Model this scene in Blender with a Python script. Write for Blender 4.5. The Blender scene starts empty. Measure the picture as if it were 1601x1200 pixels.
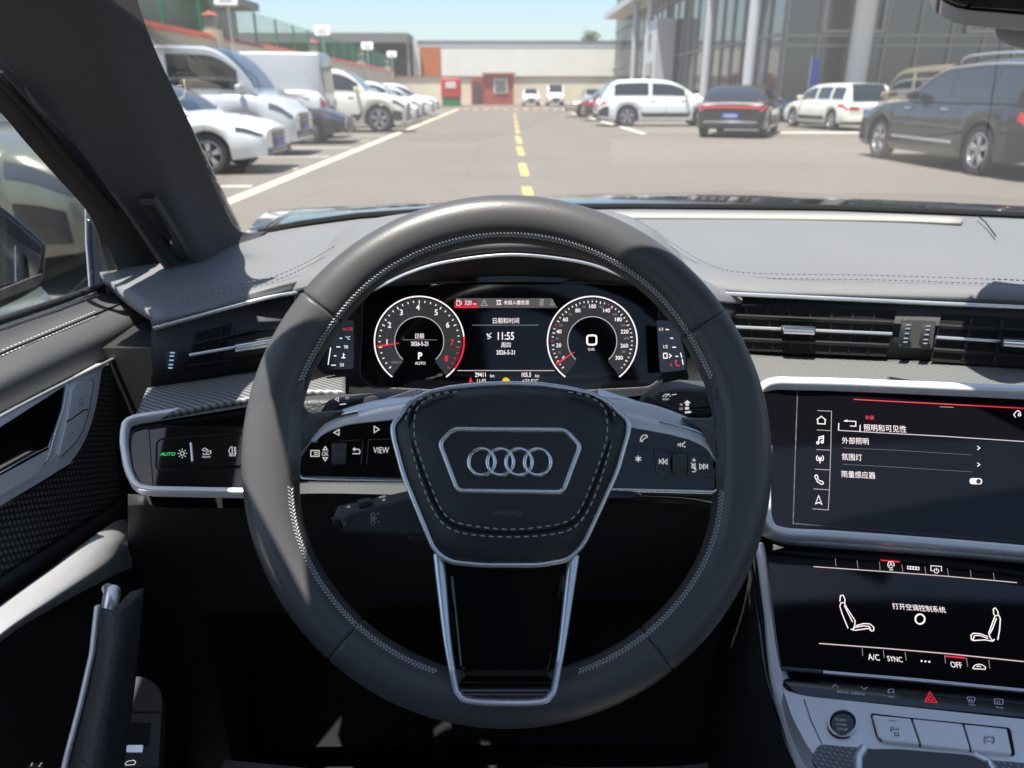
import bpy, bmesh, math, random
from mathutils import Vector, Matrix
random.seed(7)
rad = math.radians
SC = bpy.context.scene
COL = SC.collection
# ------------------------------------------------------------------ camera
FPX, CX, CY = 1180.0, 800.5, 600.0
CAMH = 1.22
PITCH = math.atan((600.0 - 143.0) / FPX)
YAW = math.atan(16.5 * math.cos(PITCH) / FPX)
cam = bpy.data.cameras.new('camera')
camo = bpy.data.objects.new('camera', cam); COL.objects.link(camo)
cam.sensor_width = 36.0
cam.lens = 36.0 * FPX / 1601.0
cam.clip_start = 0.02; cam.clip_end = 2000.0
cam.dof.use_dof = True; cam.dof.focus_distance = 0.66; cam.dof.aperture_fstop = 8.0
camo.location = (0, 0, CAMH)
camo.rotation_euler = (math.pi / 2 - PITCH, 0, -YAW)
SC.camera = camo
C0 = Vector((0, 0, CAMH))
FW = Vector((math.sin(YAW) * math.cos(PITCH), math.cos(YAW) * math.cos(PITCH), -math.sin(PITCH)))
RT = Vector((math.cos(YAW), -math.sin(YAW), 0))
UP = RT.cross(FW)
# ------------------------------------------------------------------ light
SUN_DIR = Vector((-0.20, -0.15, 0.955)).normalized()
w = bpy.data.worlds.new('World'); SC.world = w; w.use_nodes = True
nt = w.node_tree
sky = nt.nodes.new('ShaderNodeTexSky'); sky.sky_type = 'NISHITA'; sky.sun_disc = False
sky.sun_elevation = math.asin(SUN_DIR.z)
sky.sun_rotation = math.atan2(SUN_DIR.x, SUN_DIR.y)
sky.air_density = 1.0; sky.dust_density = 1.1; sky.ozone_density = 2.4
bg = nt.nodes['Background']; bg.inputs[1].default_value = 0.085
nt.links.new(sky.outputs[0], bg.inputs[0])
sl = bpy.data.lights.new('sun', 'SUN'); sl.energy = 4.6; sl.angle = rad(0.5); sl.color = (1.0, 0.955, 0.89)
so = bpy.data.objects.new('sun', sl); COL.objects.link(so)
so.rotation_euler = SUN_DIR.to_track_quat('Z', 'Y').to_euler()
SC.view_settings.view_transform = 'Standard'; SC.view_settings.look = 'None'
SC.view_settings.exposure = 1.3; SC.view_settings.gamma = 1.0
SC.render.resolution_x = 1024; SC.render.resolution_y = 768
# ------------------------------------------------------------------ mapping helpers
S = 1.063                                   # interior depth scale (metres along the optical axis)
def ray(px, py):
    return FW + RT * ((px - CX) / FPX) - UP * ((py - CY) / FPX)
def U(px, py, d):
    return C0 + ray(px, py) * (d * S)
def G(px, py, z=0.0):                       # point of the ground seen at a pixel
    r = ray(px, py); return C0 + r * ((z - CAMH) / r.z)
def DX(px, py, X):                          # point on the vertical plane x = X
    r = ray(px, py); return C0 + r * (X / r.x)
def DY(px, py, Y):
    r = ray(px, py); return C0 + r * (Y / r.y)
class Plane:
    """a flat face of the interior: origin, right, up, normal (towards the driver)"""
    def __init__(s, a, b, c):
        s.o = a; s.u = (b - a).normalized()
        n = s.u.cross(a - c); n.normalize()
        if n.dot(C0 - a) < 0: n = -n
        s.n = n; s.v = n.cross(s.u).normalized()
        s.k = (a - C0).dot(FW) / FPX       # metres per pixel near the origin
    def at(s, px, py, h=0.0):
        r = ray(px, py); return C0 + r * ((s.o + s.n * h - C0).dot(s.n) / r.dot(s.n))
# ------------------------------------------------------------------ curves of points
def cr(pts, n=8, closed=False):
    """Catmull-Rom through points (tuples or vectors)"""
    P = [Vector(p) for p in pts]; m = len(P); out = []
    rng = range(m) if closed else range(m - 1)
    for i in rng:
        if closed: a, b, c, d = P[i-1], P[i], P[(i+1) % m], P[(i+2) % m]
        else: a, b, c, d = P[max(i-1, 0)], P[i], P[i+1], P[min(i+2, m-1)]
        for k in range(n):
            t = k / n
            out.append(0.5 * ((2*b) + (c - a)*t + (2*a - 5*b + 4*c - d)*t*t + (3*b - a - 3*c + d)*t*t*t))
    if not closed: out.append(P[-1])
    return out
def rnd(pts, r, n=5):
    """round the corners of a 2-D polygon; r is one radius or one per corner"""
    out = []; m = len(pts)
    for i in range(m):
        p = Vector(pts[i][:2]); a = Vector(pts[i-1][:2]) - p; b = Vector(pts[(i+1) % m][:2]) - p
        rr = r[i] if isinstance(r, (list, tuple)) else r
        q = min(rr, a.length * .48, b.length * .48)
        if q < .01: out.append((p.x, p.y)); continue
        A = p + a.normalized() * q; B = p + b.normalized() * q
        for k in range(n + 1):
            t = k / n; v = A*(1-t)**2 + p*2*t*(1-t) + B*t*t
            out.append((v.x, v.y))
    return out
def resample(P, n):
    L = [0.0]
    for i in range(1, len(P)): L.append(L[-1] + (P[i] - P[i-1]).length)
    out = []; j = 0
    for k in range(n):
        s = L[-1] * k / (n - 1)
        while j < len(P) - 2 and L[j+1] < s: j += 1
        t = (s - L[j]) / max(L[j+1] - L[j], 1e-9)
        out.append(P[j].lerp(P[j+1], min(max(t, 0), 1)))
    return out
def interp(tab, x):
    if x <= tab[0][0]: return tab[0][1]
    for (a, b), (c, d) in zip(tab, tab[1:]):
        if x <= c: return b + (d - b) * (x - a) / (c - a)
    return tab[-1][1]
def sm(tab, x):                             # smoothed table
    w_ = .022
    return sum(interp(tab, x + k * w_) for k in (-1, -.5, 0, .5, 1)) / 5
# ------------------------------------------------------------------ objects
ORG = {}
def empty(name, loc, label=None, cat=None, group=None, rz=0.0):
    o = bpy.data.objects.new(name, None); COL.objects.link(o)
    o.location = loc; o.rotation_euler = (0, 0, rz); o.empty_display_size = .1
    ORG[o] = Vector(loc)
    tag(o, label, cat, group); return o
def tag(o, label=None, cat=None, group=None, kind=None):
    if label: o['label'] = label
    if cat: o['category'] = cat
    if group: o['group'] = group
    if kind: o['kind'] = kind
    return o
def root(o):
    while o.parent: o = o.parent
    return o
def mobj(name, V, F, mat, parent=None, local=False, smooth=True, ang=38, origin=None, mats=None, fm=None):
    off = Vector((0, 0, 0))
    if parent is not None and not local: off = ORG[root(parent)]
    if parent is None and not local:
        if origin is None:
            n = len(V); ox = sum(v[0] for v in V)/n; oy = sum(v[1] for v in V)/n; oz = min(v[2] for v in V)
            origin = Vector((ox, oy, oz))
        off = Vector(origin)
    me = bpy.data.meshes.new(name)
    me.from_pydata([(v[0]-off.x, v[1]-off.y, v[2]-off.z) for v in V], [], F)
    bm = bmesh.new(); bm.from_mesh(me); bmesh.ops.recalc_face_normals(bm, faces=bm.faces); bm.to_mesh(me); bm.free()
    for m in ([mat] if mats is None else mats): me.materials.append(m)
    if fm:
        for p, k in zip(me.polygons, fm): p.material_index = k
    if smooth:
        for p in me.polygons: p.use_smooth = True
        me.set_sharp_from_angle(angle=rad(ang))
    o = bpy.data.objects.new(name, me); COL.objects.link(o)
    if parent is not None: o.parent = parent
    else:
        o.location = off; ORG[o] = off
    return o
def solid(o, t, off=-1):
    m = o.modifiers.new('thick', 'SOLIDIFY'); m.thickness = t; m.offset = off; return o
def bevel(o, w_, seg=2):
    m = o.modifiers.new('bevel', 'BEVEL'); m.width = w_; m.segments = seg; m.limit_method = 'ANGLE'; m.angle_limit = rad(40)
    m.harden_normals = False; return o
class MB:
    def __init__(s): s.V = []; s.F = []
    def add(s, V, F):
        b = len(s.V); s.V += [tuple(v) for v in V]; s.F += [tuple(i + b for i in f) for f in F]; return s
    def box(s, x0, x1, y0, y1, z0, z1):
        return s.add([(x0,y0,z0),(x1,y0,z0),(x1,y1,z0),(x0,y1,z0),(x0,y0,z1),(x1,y0,z1),(x1,y1,z1),(x0,y1,z1)],
                     [(0,3,2,1),(4,5,6,7),(0,1,5,4),(1,2,6,5),(2,3,7,6),(3,0,4,7)])
    def obox(s, c, ax, ay, az):               # oriented box: centre and three half-axes
        c = Vector(c); V = [c + ax*i + ay*j + az*k for k in (-1,1) for i, j in ((-1,-1),(1,-1),(1,1),(-1,1))]
        return s.add(V, [(0,3,2,1),(4,5,6,7),(0,1,5,4),(1,2,6,5),(2,3,7,6),(3,0,4,7)])
    def grid(s, rows, closed=False):
        V = [v for r in rows for v in r]; m = len(rows[0]); F = []
        for i in range(len(rows) - 1):
            for j in range(m if closed else m - 1):
                F.append((i*m + j, i*m + (j+1) % m, (i+1)*m + (j+1) % m, (i+1)*m + j))
        return s.add(V, F)
    def tube(s, P, r, seg=10, closed=False, caps=True):
        P = [Vector(p) for p in P]; n = len(P); rows = []
        up = None
        for i in range(n):
            a = P[(i-1) % n] if closed or i else P[0]; b = P[(i+1) % n] if closed or i < n-1 else P[-1]
            t = (b - a).normalized()
            if up is None: up = t.orthogonal().normalized()
            up = (up - t * up.dot(t)).normalized(); sd = t.cross(up)
            rr = r[i] if isinstance(r, (list, tuple)) else r
            rows.append([P[i] + up*math.cos(2*math.pi*k/seg)*rr + sd*math.sin(2*math.pi*k/seg)*rr for k in range(seg)])
        if closed: rows.append(rows[0])
        b0 = len(s.V); s.grid(rows, True)
        if caps and not closed:
            s.F.append(tuple(b0 + k for k in range(seg))); s.F.append(tuple(b0 + (n-1)*seg + k for k in range(seg)))
        return s
    def band(s, P, nrm, w_, h, closed=False, seg=8):
        """rounded strip along P: width w_ across, h high along nrm"""
        P = [Vector(p) for p in P]; n = len(P); rows = []
        for i in range(n):
            a = P[(i-1) % n] if closed or i else P[0]; b = P[(i+1) % n] if closed or i < n-1 else P[-1]
            t = (b - a).normalized(); nn = nrm[i] if isinstance(nrm, list) else nrm
            sd = t.cross(nn).normalized()
            ww = w_[i] if isinstance(w_, (list, tuple)) else w_
            row = []
            for k in range(seg + 1):
                a_ = math.pi * k / seg
                cx_, sy_ = math.cos(a_), math.sin(a_)
                q = .62
                row.append(P[i] + sd*(ww/2)*math.copysign(abs(cx_)**q, cx_) + nn*h*abs(sy_)**q)
            row.append(P[i] - sd*ww/2 - nn*h*.5); row.append(P[i] + sd*ww/2 - nn*h*.5)
            rows.append(row)
        m = len(rows[0])
        if closed: rows.append(rows[0])
        b0 = len(s.V); s.grid(rows, True)
        if not closed:
            s.F.append(tuple(b0 + k for k in range(m))); s.F.append(tuple(b0 + (n-1)*m + k for k in range(m)))
        return s
    def prism(s, top, vec):
        top = [Vector(p) for p in top]; n = len(top)
        V = top + [p + vec for p in top]
        F = [tuple(range(n)), tuple(range(2*n-1, n-1, -1))] + [(i, (i+1) % n, n + (i+1) % n, n + i) for i in range(n)]
        return s.add(V, F)
    def build(s, name, mat, parent=None, **k): return mobj(name, s.V, s.F, mat, parent, **k)
# surfaces ---------------------------------------------------------
def loft(name, rows, mat, parent, n=40, m=6, thick=.004, curve=True, rowcurve=True, ang=40, local=False):
    """surface through rows of points; resampled to n columns and m steps between rows"""
    R = []
    for r in rows:
        P = [Vector(p) for p in r]
        R.append(resample(cr(P, 10) if curve and len(P) > 2 else P, n))
    cols = []
    for j in range(n):
        P = [r[j] for r in R]
        cols.append(cr(P, m) if rowcurve else [P[0].lerp(P[1], 0)] + P[1:])
    rows2 = [[cols[j][i] for j in range(n)] for i in range(len(cols[0]))]
    b = MB().grid(rows2)
    # normals towards the driver so that the thickness goes behind
    o = b.build(name, mat, parent, ang=ang, local=local)
    if thick:
        me = o.data; s_ = 0.0; off = ORG[root(o)]
        for p in me.polygons: s_ += p.normal.dot(C0 - off - p.center)
        if s_ < 0: me.flip_normals()
        solid(o, thick)
    return o
def plate(name, pts, pl, h0, h1, mat, parent, bev=0.0, seg=2, ang=35):
    """flat piece standing on a face: outline in pixels, from height h0 to h1"""
    top = [pl.at(x, y, h1) for x, y in pts]
    o = MB().prism(top, pl.n * (h0 - h1)).build(name, mat, parent, ang=ang)
    if bev: bevel(o, bev, seg)
    return o
def dome(name, pts, pl, prof, mat, parent, cen=None, ang=50):
    """cushion-like piece: rings shrink to the centre as prof [(scale, height)] says"""
    if cen is None: cen = (sum(p[0] for p in pts)/len(pts), sum(p[1] for p in pts)/len(pts))
    rows = [[pl.at(cen[0] + (x-cen[0])*s_, cen[1] + (y-cen[1])*s_, h) for x, y in pts] for s_, h in prof]
    b = MB().grid(rows, True); n = len(pts); k = (len(rows)-1)*n
    b.V.append(tuple(pl.at(cen[0], cen[1], prof[-1][1]))); c = len(b.V)-1
    for j in range(n): b.F.append((k+j, k+(j+1) % n, c))
    b.F.append(tuple(range(n-1, -1, -1)))
    return b.build(name, mat, parent, ang=ang)
def strokes(name, paths, pl, wpx, mat, parent, h=.0004, n=None):
    """thin raised lines on a face (icons, marks): each path a list of pixels"""
    b = MB(); hw = wpx * pl.k / 2
    for P in paths:
        cl = P[0] == P[-1] and len(P) > 3
        Q = [pl.at(x, y, h) for x, y in P]
        if cl: Q = Q[:-1]
        m = len(Q); L = []; Rr = []
        for i in range(m):
            a = Q[(i-1) % m] if cl or i else Q[0]; c = Q[(i+1) % m] if cl or i < m-1 else Q[-1]
            d1 = (Q[i]-a); d2 = (c-Q[i])
            t = ((d1.normalized() if d1.length > 1e-9 else Vector()) + (d2.normalized() if d2.length > 1e-9 else Vector()))
            if t.length < 1e-6: t = c - a
            t.normalize(); sd = pl.n.cross(t).normalized()
            ref = d1 if d1.length > 1e-9 else d2
            co = max(.5, abs(sd.dot(pl.n.cross(ref.normalized()))))
            L.append(Q[i] + sd*hw/co); Rr.append(Q[i] - sd*hw/co)
        V = L + Rr; F = [(i, i+1, m+i+1, m+i) for i in range(m-1)]
        if cl: F.append((m-1, 0, m, 2*m-1))
        b.add(V, F)
    return b.build(name, mat, parent, smooth=False)
def polyfill(name, polys, pl, mat, parent, h=.0004):
    b = MB()
    for P in polys: b.add([pl.at(x, y, h) for x, y in P], [tuple(range(len(P)))])
    return b.build(name, mat, parent, smooth=False)
def arc(cx, cy, r, a0, a1, n=40, ry=None):
    return [(cx + r*math.cos(rad(a0 + (a1-a0)*i/n)), cy - (ry or r)*math.sin(rad(a0 + (a1-a0)*i/n))) for i in range(n+1)]
def stitch(name, P, nrm, mat, parent, L=.004, gap=.002, w_=.0007, zig=0.0):
    P = [Vector(p) for p in P]; tot = sum((P[i+1]-P[i]).length for i in range(len(P)-1))
    n = max(2, int(tot / (L + gap))); Q = resample(P, 2*n + 1); b = MB()
    for i in range(n):
        a, c = Q[2*i], Q[2*i+1]
        nn = nrm(i / n) if callable(nrm) else nrm
        t = (c - a); hl = L/2; t.normalize(); sd = t.cross(nn).normalized(); m = (a + c)/2 + nn*w_*.4
        if zig:
            for sg in (-1, 1):
                d = (t + sd*zig*sg).normalized(); e = d.cross(nn).normalized()
                b.obox(m + sd*sg*zig*.0006, d*hl, e*w_/2, nn*w_/2)
        else: b.obox(m, t*hl, sd*w_/2, nn*w_/2)
    return b.build(name, mat, parent, smooth=False)
# text -------------------------------------------------------------
def text(name, s, pl, px, py, hpx, mat, parent, sx=1.0, rot=0.0, h=.0005, align='CENTER', bold=0.0, shear=0.0):
    cu = bpy.data.curves.new(name, 'FONT'); cu.body = s; cu.size = 1.0
    cu.align_x = align; cu.align_y = 'CENTER'; cu.offset = bold; cu.shear = shear; cu.resolution_u = 3
    t = bpy.data.objects.new(name, cu); COL.objects.link(t)
    bpy.context.view_layer.update()
    me = t.to_mesh(); V = [v.co.copy() for v in me.vertices]; F = [tuple(p.vertices) for p in me.polygons]
    t.to_mesh_clear(); bpy.data.objects.remove(t); bpy.data.curves.remove(cu)
    if not V: return None
    xs = [v.x for v in V]; ys = [v.y for v in V]
    hh = max(ys) - min(ys); k = hpx * pl.k / hh
    cy_ = (max(ys) + min(ys))/2; cx_ = (max(xs) + min(xs))/2 if align == 'CENTER' else min(xs)
    sx *= .76 if s.isascii() else .88
    o = pl.at(px, py, h); ca, sa = math.cos(rad(rot)), math.sin(rad(rot))
    W_ = []
    for v in V:
        a = (v.x - cx_)*k*sx; b_ = (v.y - cy_)*k
        W_.append(o + pl.u*(a*ca - b_*sa) + pl.v*(a*sa + b_*ca))
    return mobj(name, W_, F, mat, parent, smooth=False)
# ------------------------------------------------------------------ materials
def M(name, col, rough=.5, metal=0.0, spec=.5, bump=None, coat=0.0, emit=None, estr=0.0, var=None, coords='Object', sheen=0.0):
    m = bpy.data.materials.new(name); m.use_nodes = True; t = m.node_tree; p = t.nodes['Principled BSDF']
    p.inputs['Base Color'].default_value = (*col, 1); p.inputs['Roughness'].default_value = rough
    p.inputs['Metallic'].default_value = metal; p.inputs['Specular IOR Level'].default_value = spec
    p.inputs['Coat Weight'].default_value = coat; p.inputs['Coat Roughness'].default_value = .03
    p.inputs['Sheen Weight'].default_value = sheen
    if emit: p.inputs['Emission Color'].default_value = (*emit, 1); p.inputs['Emission Strength'].default_value = estr
    tc = t.nodes.new('ShaderNodeTexCoord')
    if bump:
        kind, sc, st, dist = bump
        if kind == 'voronoi':
            n = t.nodes.new('ShaderNodeTexVoronoi'); n.feature = 'SMOOTH_F1'; n.inputs['Scale'].default_value = sc; out = n.outputs['Distance']
        elif kind == 'noise':
            n = t.nodes.new('ShaderNodeTexNoise'); n.inputs['Scale'].default_value = sc; n.inputs['Detail'].default_value = 4; out = n.outputs[0]
        t.links.new(tc.outputs[coords], n.inputs['Vector'])
        b = t.nodes.new('ShaderNodeBump'); b.inputs['Strength'].default_value = st; b.inputs['Distance'].default_value = dist
        t.links.new(out, b.inputs['Height']); t.links.new(b.outputs[0], p.inputs['Normal'])
    if var:                                 # gentle patchiness of colour and gloss
        sc, amt = var
        n = t.nodes.new('ShaderNodeTexNoise'); n.inputs['Scale'].default_value = sc; n.inputs['Detail'].default_value = 6
        t.links.new(tc.outputs[coords], n.inputs['Vector'])
        mx = t.nodes.new('ShaderNodeMix'); mx.data_type = 'RGBA'
        mx.inputs[6].default_value = (*[c*(1-amt) for c in col], 1); mx.inputs[7].default_value = (*[min(1, c*(1+amt)) for c in col], 1)
        t.links.new(n.outputs[0], mx.inputs[0]); t.links.new(mx.outputs[2], p.inputs['Base Color'])
        mr = t.nodes.new('ShaderNodeMapRange'); mr.inputs[3].default_value = max(.02, rough-.08); mr.inputs[4].default_value = min(1, rough+.08)
        t.links.new(n.outputs[0], mr.inputs[0]); t.links.new(mr.outputs[0], p.inputs['Roughness'])
    return m
def lines_mat(name, c0, c1, axis, sp, rough=.4, metal=.5, fill=.5, axis2=None, bumpd=.0003):
    """woven / ribbed trim: fine parallel lines along a direction, optional second set"""
    m = bpy.data.materials.new(name); m.use_nodes = True; t = m.node_tree; p = t.nodes['Principled BSDF']
    p.inputs['Roughness'].default_value = rough; p.inputs['Metallic'].default_value = metal
    tc = t.nodes.new('ShaderNodeTexCoord')
    def wave(ax):
        d = t.nodes.new('ShaderNodeVectorMath'); d.operation = 'DOT_PRODUCT'
        a = Vector(ax).normalized() * (2*math.pi/sp); d.inputs[1].default_value = a
        t.links.new(tc.outputs['Object'], d.inputs[0])
        s_ = t.nodes.new('ShaderNodeMath'); s_.operation = 'SINE'; t.links.new(d.outputs['Value'], s_.inputs[0])
        r = t.nodes.new('ShaderNodeMapRange'); r.inputs[1].default_value = -1; r.inputs[2].default_value = 1
        t.links.new(s_.outputs[0], r.inputs[0]); return r.outputs[0]
    h = wave(axis)
    if axis2:
        mu = t.nodes.new('ShaderNodeMath'); mu.operation = 'MULTIPLY'; t.links.new(h, mu.inputs[0]); t.links.new(wave(axis2), mu.inputs[1]); h = mu.outputs[0]
    mx = t.nodes.new('ShaderNodeMix'); mx.data_type = 'RGBA'; mx.inputs[6].default_value = (*c0, 1); mx.inputs[7].default_value = (*c1, 1)
    t.links.new(h, mx.inputs[0]); t.links.new(mx.outputs[2], p.inputs['Base Color'])
    b = t.nodes.new('ShaderNodeBump'); b.inputs['Distance'].default_value = bumpd; b.inputs['Strength'].default_value = .7
    t.links.new(h, b.inputs['Height']); t.links.new(b.outputs[0], p.inputs['Normal'])
    return m
def glass(name, tint, refl=.0, dust_veil=0.0):
    """thin pane: clear transmission with mirror reflection at the angle-dependent amount of real glass"""
    m = bpy.data.materials.new(name); m.use_nodes = True; t = m.node_tree
    for n in list(t.nodes): t.nodes.remove(n)
    o = t.nodes.new('ShaderNodeOutputMaterial'); a = t.nodes.new('ShaderNodeBsdfTransparent'); a.inputs[0].default_value = (*tint, 1)
    g = t.nodes.new('ShaderNodeBsdfGlossy'); g.inputs['Roughness'].default_value = .01; g.inputs[0].default_value = (1, 1, 1, 1)
    f = t.nodes.new('ShaderNodeLayerWeight'); f.inputs[0].default_value = .5      # Schlick, the same from both sides
    pw = t.nodes.new('ShaderNodeMath'); pw.operation = 'POWER'; pw.inputs[1].default_value = 5
    t.links.new(f.outputs['Facing'], pw.inputs[0])
    ad = t.nodes.new('ShaderNodeMath'); ad.operation = 'MULTIPLY_ADD'; ad.use_clamp = True; ad.inputs[1].default_value = .92; ad.inputs[2].default_value = .036 + refl
    t.links.new(pw.outputs[0], ad.inputs[0])
    x = t.nodes.new('ShaderNodeMixShader'); t.links.new(ad.outputs[0], x.inputs[0]); t.links.new(a.outputs[0], x.inputs[1]); t.links.new(g.outputs[0], x.inputs[2])
    if dust_veil:                                # uneven dusty film, added to lay a milky veil over the view
        tc = t.nodes.new('ShaderNodeTexCoord'); n = t.nodes.new('ShaderNodeTexNoise'); n.inputs['Scale'].default_value = 7; n.inputs['Detail'].default_value = 8
        mp = t.nodes.new('ShaderNodeMapping'); mp.inputs['Scale'].default_value = (1, .35, .35); t.links.new(tc.outputs['Object'], mp.inputs[0]); t.links.new(mp.outputs[0], n.inputs[0])
        mr = t.nodes.new('ShaderNodeMapRange'); mr.inputs[1].default_value = .3; mr.inputs[2].default_value = .75; mr.inputs[3].default_value = dust_veil*.75; mr.inputs[4].default_value = dust_veil*1.3
        t.links.new(n.outputs[0], mr.inputs[0])
        di = t.nodes.new('ShaderNodeBsdfTranslucent'); di.inputs[0].default_value = (.9, .87, .82, 1)
        y = t.nodes.new('ShaderNodeMixShader'); t.links.new(mr.outputs[0], y.inputs[0]); t.links.new(x.outputs[0], y.inputs[1]); t.links.new(di.outputs[0], y.inputs[2]); x = y
    t.links.new(x.outputs[0], o.inputs[0]); return m
def emis(name, col, st):
    return M(name, (.01, .01, .01), .4, emit=col, estr=st)

LEATHER = M('wheel_leather', (.074, .072, .072), .39, bump=('voronoi', 1000, .12, .0005), var=(11, .12))
HUBLEATHER = M('airbag_leather', (.03, .031, .034), .46, bump=('voronoi', 1100, .25, .0005), var=(14, .1))
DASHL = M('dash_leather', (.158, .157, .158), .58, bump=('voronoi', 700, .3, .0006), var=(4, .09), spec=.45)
DOORL = M('door_leather', (.075, .077, .078), .55, bump=('voronoi', 650, .35, .0007), var=(6, .06))
SOFT = M('black_soft_plastic', (.018, .018, .019), .6, bump=('noise', 1300, .3, .0004))
GRAIN = M('grained_plastic', (.05, .05, .05), .5, bump=('voronoi', 520, .6, .001))
MATTE = M('matte_black', (.010, .010, .011), .55)
GLOSS = M('gloss_black', (.004, .004, .005), .045, spec=.5, coat=.3)
SCREEN = M('screen_glass', (.004, .004, .006), .05, spec=.5, var=(14, 0.0))
CHROME = M('satin_chrome', (.80, .80, .80), .27, .8, var=(30, .03))
BRIGHT = M('bright_chrome', (.8, .82, .84), .1, 1.0)
ARMSILVER = M('door_silver', (.66, .67, .68), .28, .6, var=(20, .05))
SILVER = M('brushed_silver', (.80, .80, .79), .30, .22, var=(25, .05))
SEAM = M('dark_seam', (.004, .004, .004), .9)
STITCH = M('grey_thread', (.58, .58, .57), .8)
STITCHD = M('dark_grey_thread', (.16, .16, .16), .8)
FABRIC = lines_mat('pillar_fabric', (.040, .040, .044), (.058, .058, .063), (1, .3, .2), .0022, .95, 0.0, bumpd=.0002)
WEAVE = lines_mat('woven_trim', (.085, .085, .085), (.30, .295, .285), (.7, 1, .25), .0046, .45, .3, bumpd=.0003)
WEAVED = lines_mat('dark_woven_trim', (.025, .025, .026), (.22, .22, .22), (.12, .45, 1), .0052, .4, .3, axis2=(.1, 1, -.3), bumpd=.0004)
CARPET = M('dark_carpet', (.010, .010, .010), .95, bump=('noise', 900, .8, .002))
WHITEI = emis('glowing_print', (.92, .90, .90), .30)  # printed marks given a faint glow of their own
TXT = emis('lit_white', (1, .89, .91), .5)
TXTD = emis('lit_grey', (.8, .72, .75), .14)
RED = emis('lit_red', (1, .02, .06), .42)
REDD = emis('lit_dark_red', (1, .05, .08), .12)
GREEN = emis('lit_green', (.03, .9, .2), .32)
YELLOW = emis('lit_yellow', (1, .62, .02), .4)
DIALG = emis('dial_grey', (.8, .8, .88), .018)
PRINT = M('grey_print', (.78, .78, .78), .6)
PRINTD = M('dark_print', (.11, .11, .12), .5)
# ================================================================== the driver's own car: shell, glass, pillar, floor
car0 = empty('own_car', (.37, .2, 0.0), 'dark car we sit in: its roof, windscreen, bonnet and side pillar around the driver seat', 'car')
WSG = glass('windscreen_glass', (.90, .925, .92), .012, .014)
SIDEG = glass('side_glass', (.86, .89, .87), .0, .012)
ROOFG = glass('tinted_roof_glass', (.76, .73, .68), .02)
DARKP = M('black_car_paint', (.006, .006, .008), .08, spec=.6, coat=.8)
cx0 = .37
# windscreen: from the cowl up to the roof edge
bot = [(300,392,.97),(360,372,1.02),(415,360,1.06),(470,350,1.09),(560,338,1.14),(700,328,1.19),(800,324,1.22),(1000,321.5,1.23),(1300,324,1.2),(1601,336,1.14)]
botw = [U(*p) for p in bot]
botw += [Vector((cx0 + .66, 1.12, botw[-1].z - .004)), Vector((cx0 + .76, .98, botw[-1].z - .01))]
hdr = lambda x: Vector((x, .50 - .20*(x - cx0)**2, CAMH + .185 - .12*(x - cx0)**2))
topw = [Vector((cx0-.82, .42, hdr(cx0-.6).z-.05))] + [hdr(cx0 + t) for t in (-.60, -.5, -.35, -.2, 0, .2, .35, .5, .6)]
def mid(f, bulge): 
    A, B = resample(cr(botw, 8), 9), resample(cr(topw, 8), 9)
    return [a.lerp(b_, f) + Vector((0, .02*bulge, .03*bulge)) for a, b_ in zip(A, B)]
def midl(f, bulge, p):
    q = mid(f, bulge); q[0] = U(*p); return q
loft('windscreen', [botw, midl(.33, .9, (268,205,.885)), midl(.66, .9, (192,20,.745)), topw], WSG, car0, 40, 5, 0)
# bonnet seen over the dash
hood = [[(-.42,1.16,.975),(-.2,1.30,.985),(.1,1.38,.992),(.37,1.40,.996),(.65,1.38,.992),(.95,1.30,.985),(1.16,1.16,.975)],
        [(-.50,1.7,.968),(-.2,1.7,.982),(.1,1.7,.994),(.37,1.7,.998),(.65,1.7,.994),(.95,1.7,.982),(1.24,1.7,.968)],
        [(-.48,2.25,.86),(-.2,2.3,.885),(.1,2.35,.90),(.37,2.37,.905),(.65,2.35,.90),(.95,2.3,.885),(1.22,2.25,.86)],
        [(-.40,2.45,.72),(-.2,2.55,.74),(.1,2.62,.76),(.37,2.64,.76),(.65,2.62,.76),(.95,2.55,.74),(1.14,2.45,.72)]]
loft('bonnet', hood, DARKP, car0, 30, 6, .01)
# wiper lying along the base of the glass
MB().band([Vector((-.28,1.18,1.0)), Vector((0,1.31,1.01)), Vector((.35,1.36,1.015)), Vector((.7,1.33,1.01))], Vector((0,-.3,1)), .018, .012).build('wiper', MATTE, car0)
# roof lining with the glass roof panel
R0 = CAMH + .185
RF = M('roof_lining', (.10, .10, .10), .9, bump=('noise', 600, .3, .0005))
def roofz(x, y): return CAMH + .185 - .12*(x - cx0)**2 + .05*min(1, max(0, (.5 - y))/.5) - .03*max(0, (-y - .6))
SRX = (cx0 - .44, cx0 + .44); SRY = (-.75, .22)
def roofpatch(name, xs, ys, mat, dz=0.0, th=.03):
    b = MB(); b.grid([[Vector((x, min(y, hdr(x).y), roofz(x, y) + dz)) for x in xs] for y in ys])
    o = b.build(name, mat, car0); 
    if th: solid(o, th, 1)
    return o
lin = lambda a, c, n: [a + (c-a)*i/n for i in range(n+1)]
roofpatch('roof_lining', lin(cx0-.60, cx0+.60, 14), lin(SRY[1], .60, 8), RF)
roofpatch('roof_lining', lin(cx0-.60, SRX[0], 4), lin(-1.6, SRY[1], 10), RF)
b = MB(); b.grid([[Vector((x, y, roofz(cx0-.6, y) - .16*(cx0-.6-x))) for x in lin(cx0-.80, cx0-.6 - .10*min(1, max(0, (y-.38)/.07)), 4)] for y in lin(-1.6, .72, 30)]); solid(b.build('roof_rail_extension', RF, car0), .03, 1)  # unseen roof edge, added and shaped to block sun from the left
roofpatch('roof_lining', lin(SRX[1], cx0+.60, 4), lin(-1.6, SRY[1], 10), RF)
roofpatch('roof_lining', lin(SRX[0], SRX[1], 8), lin(-1.6, SRY[0], 5), RF)
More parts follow.
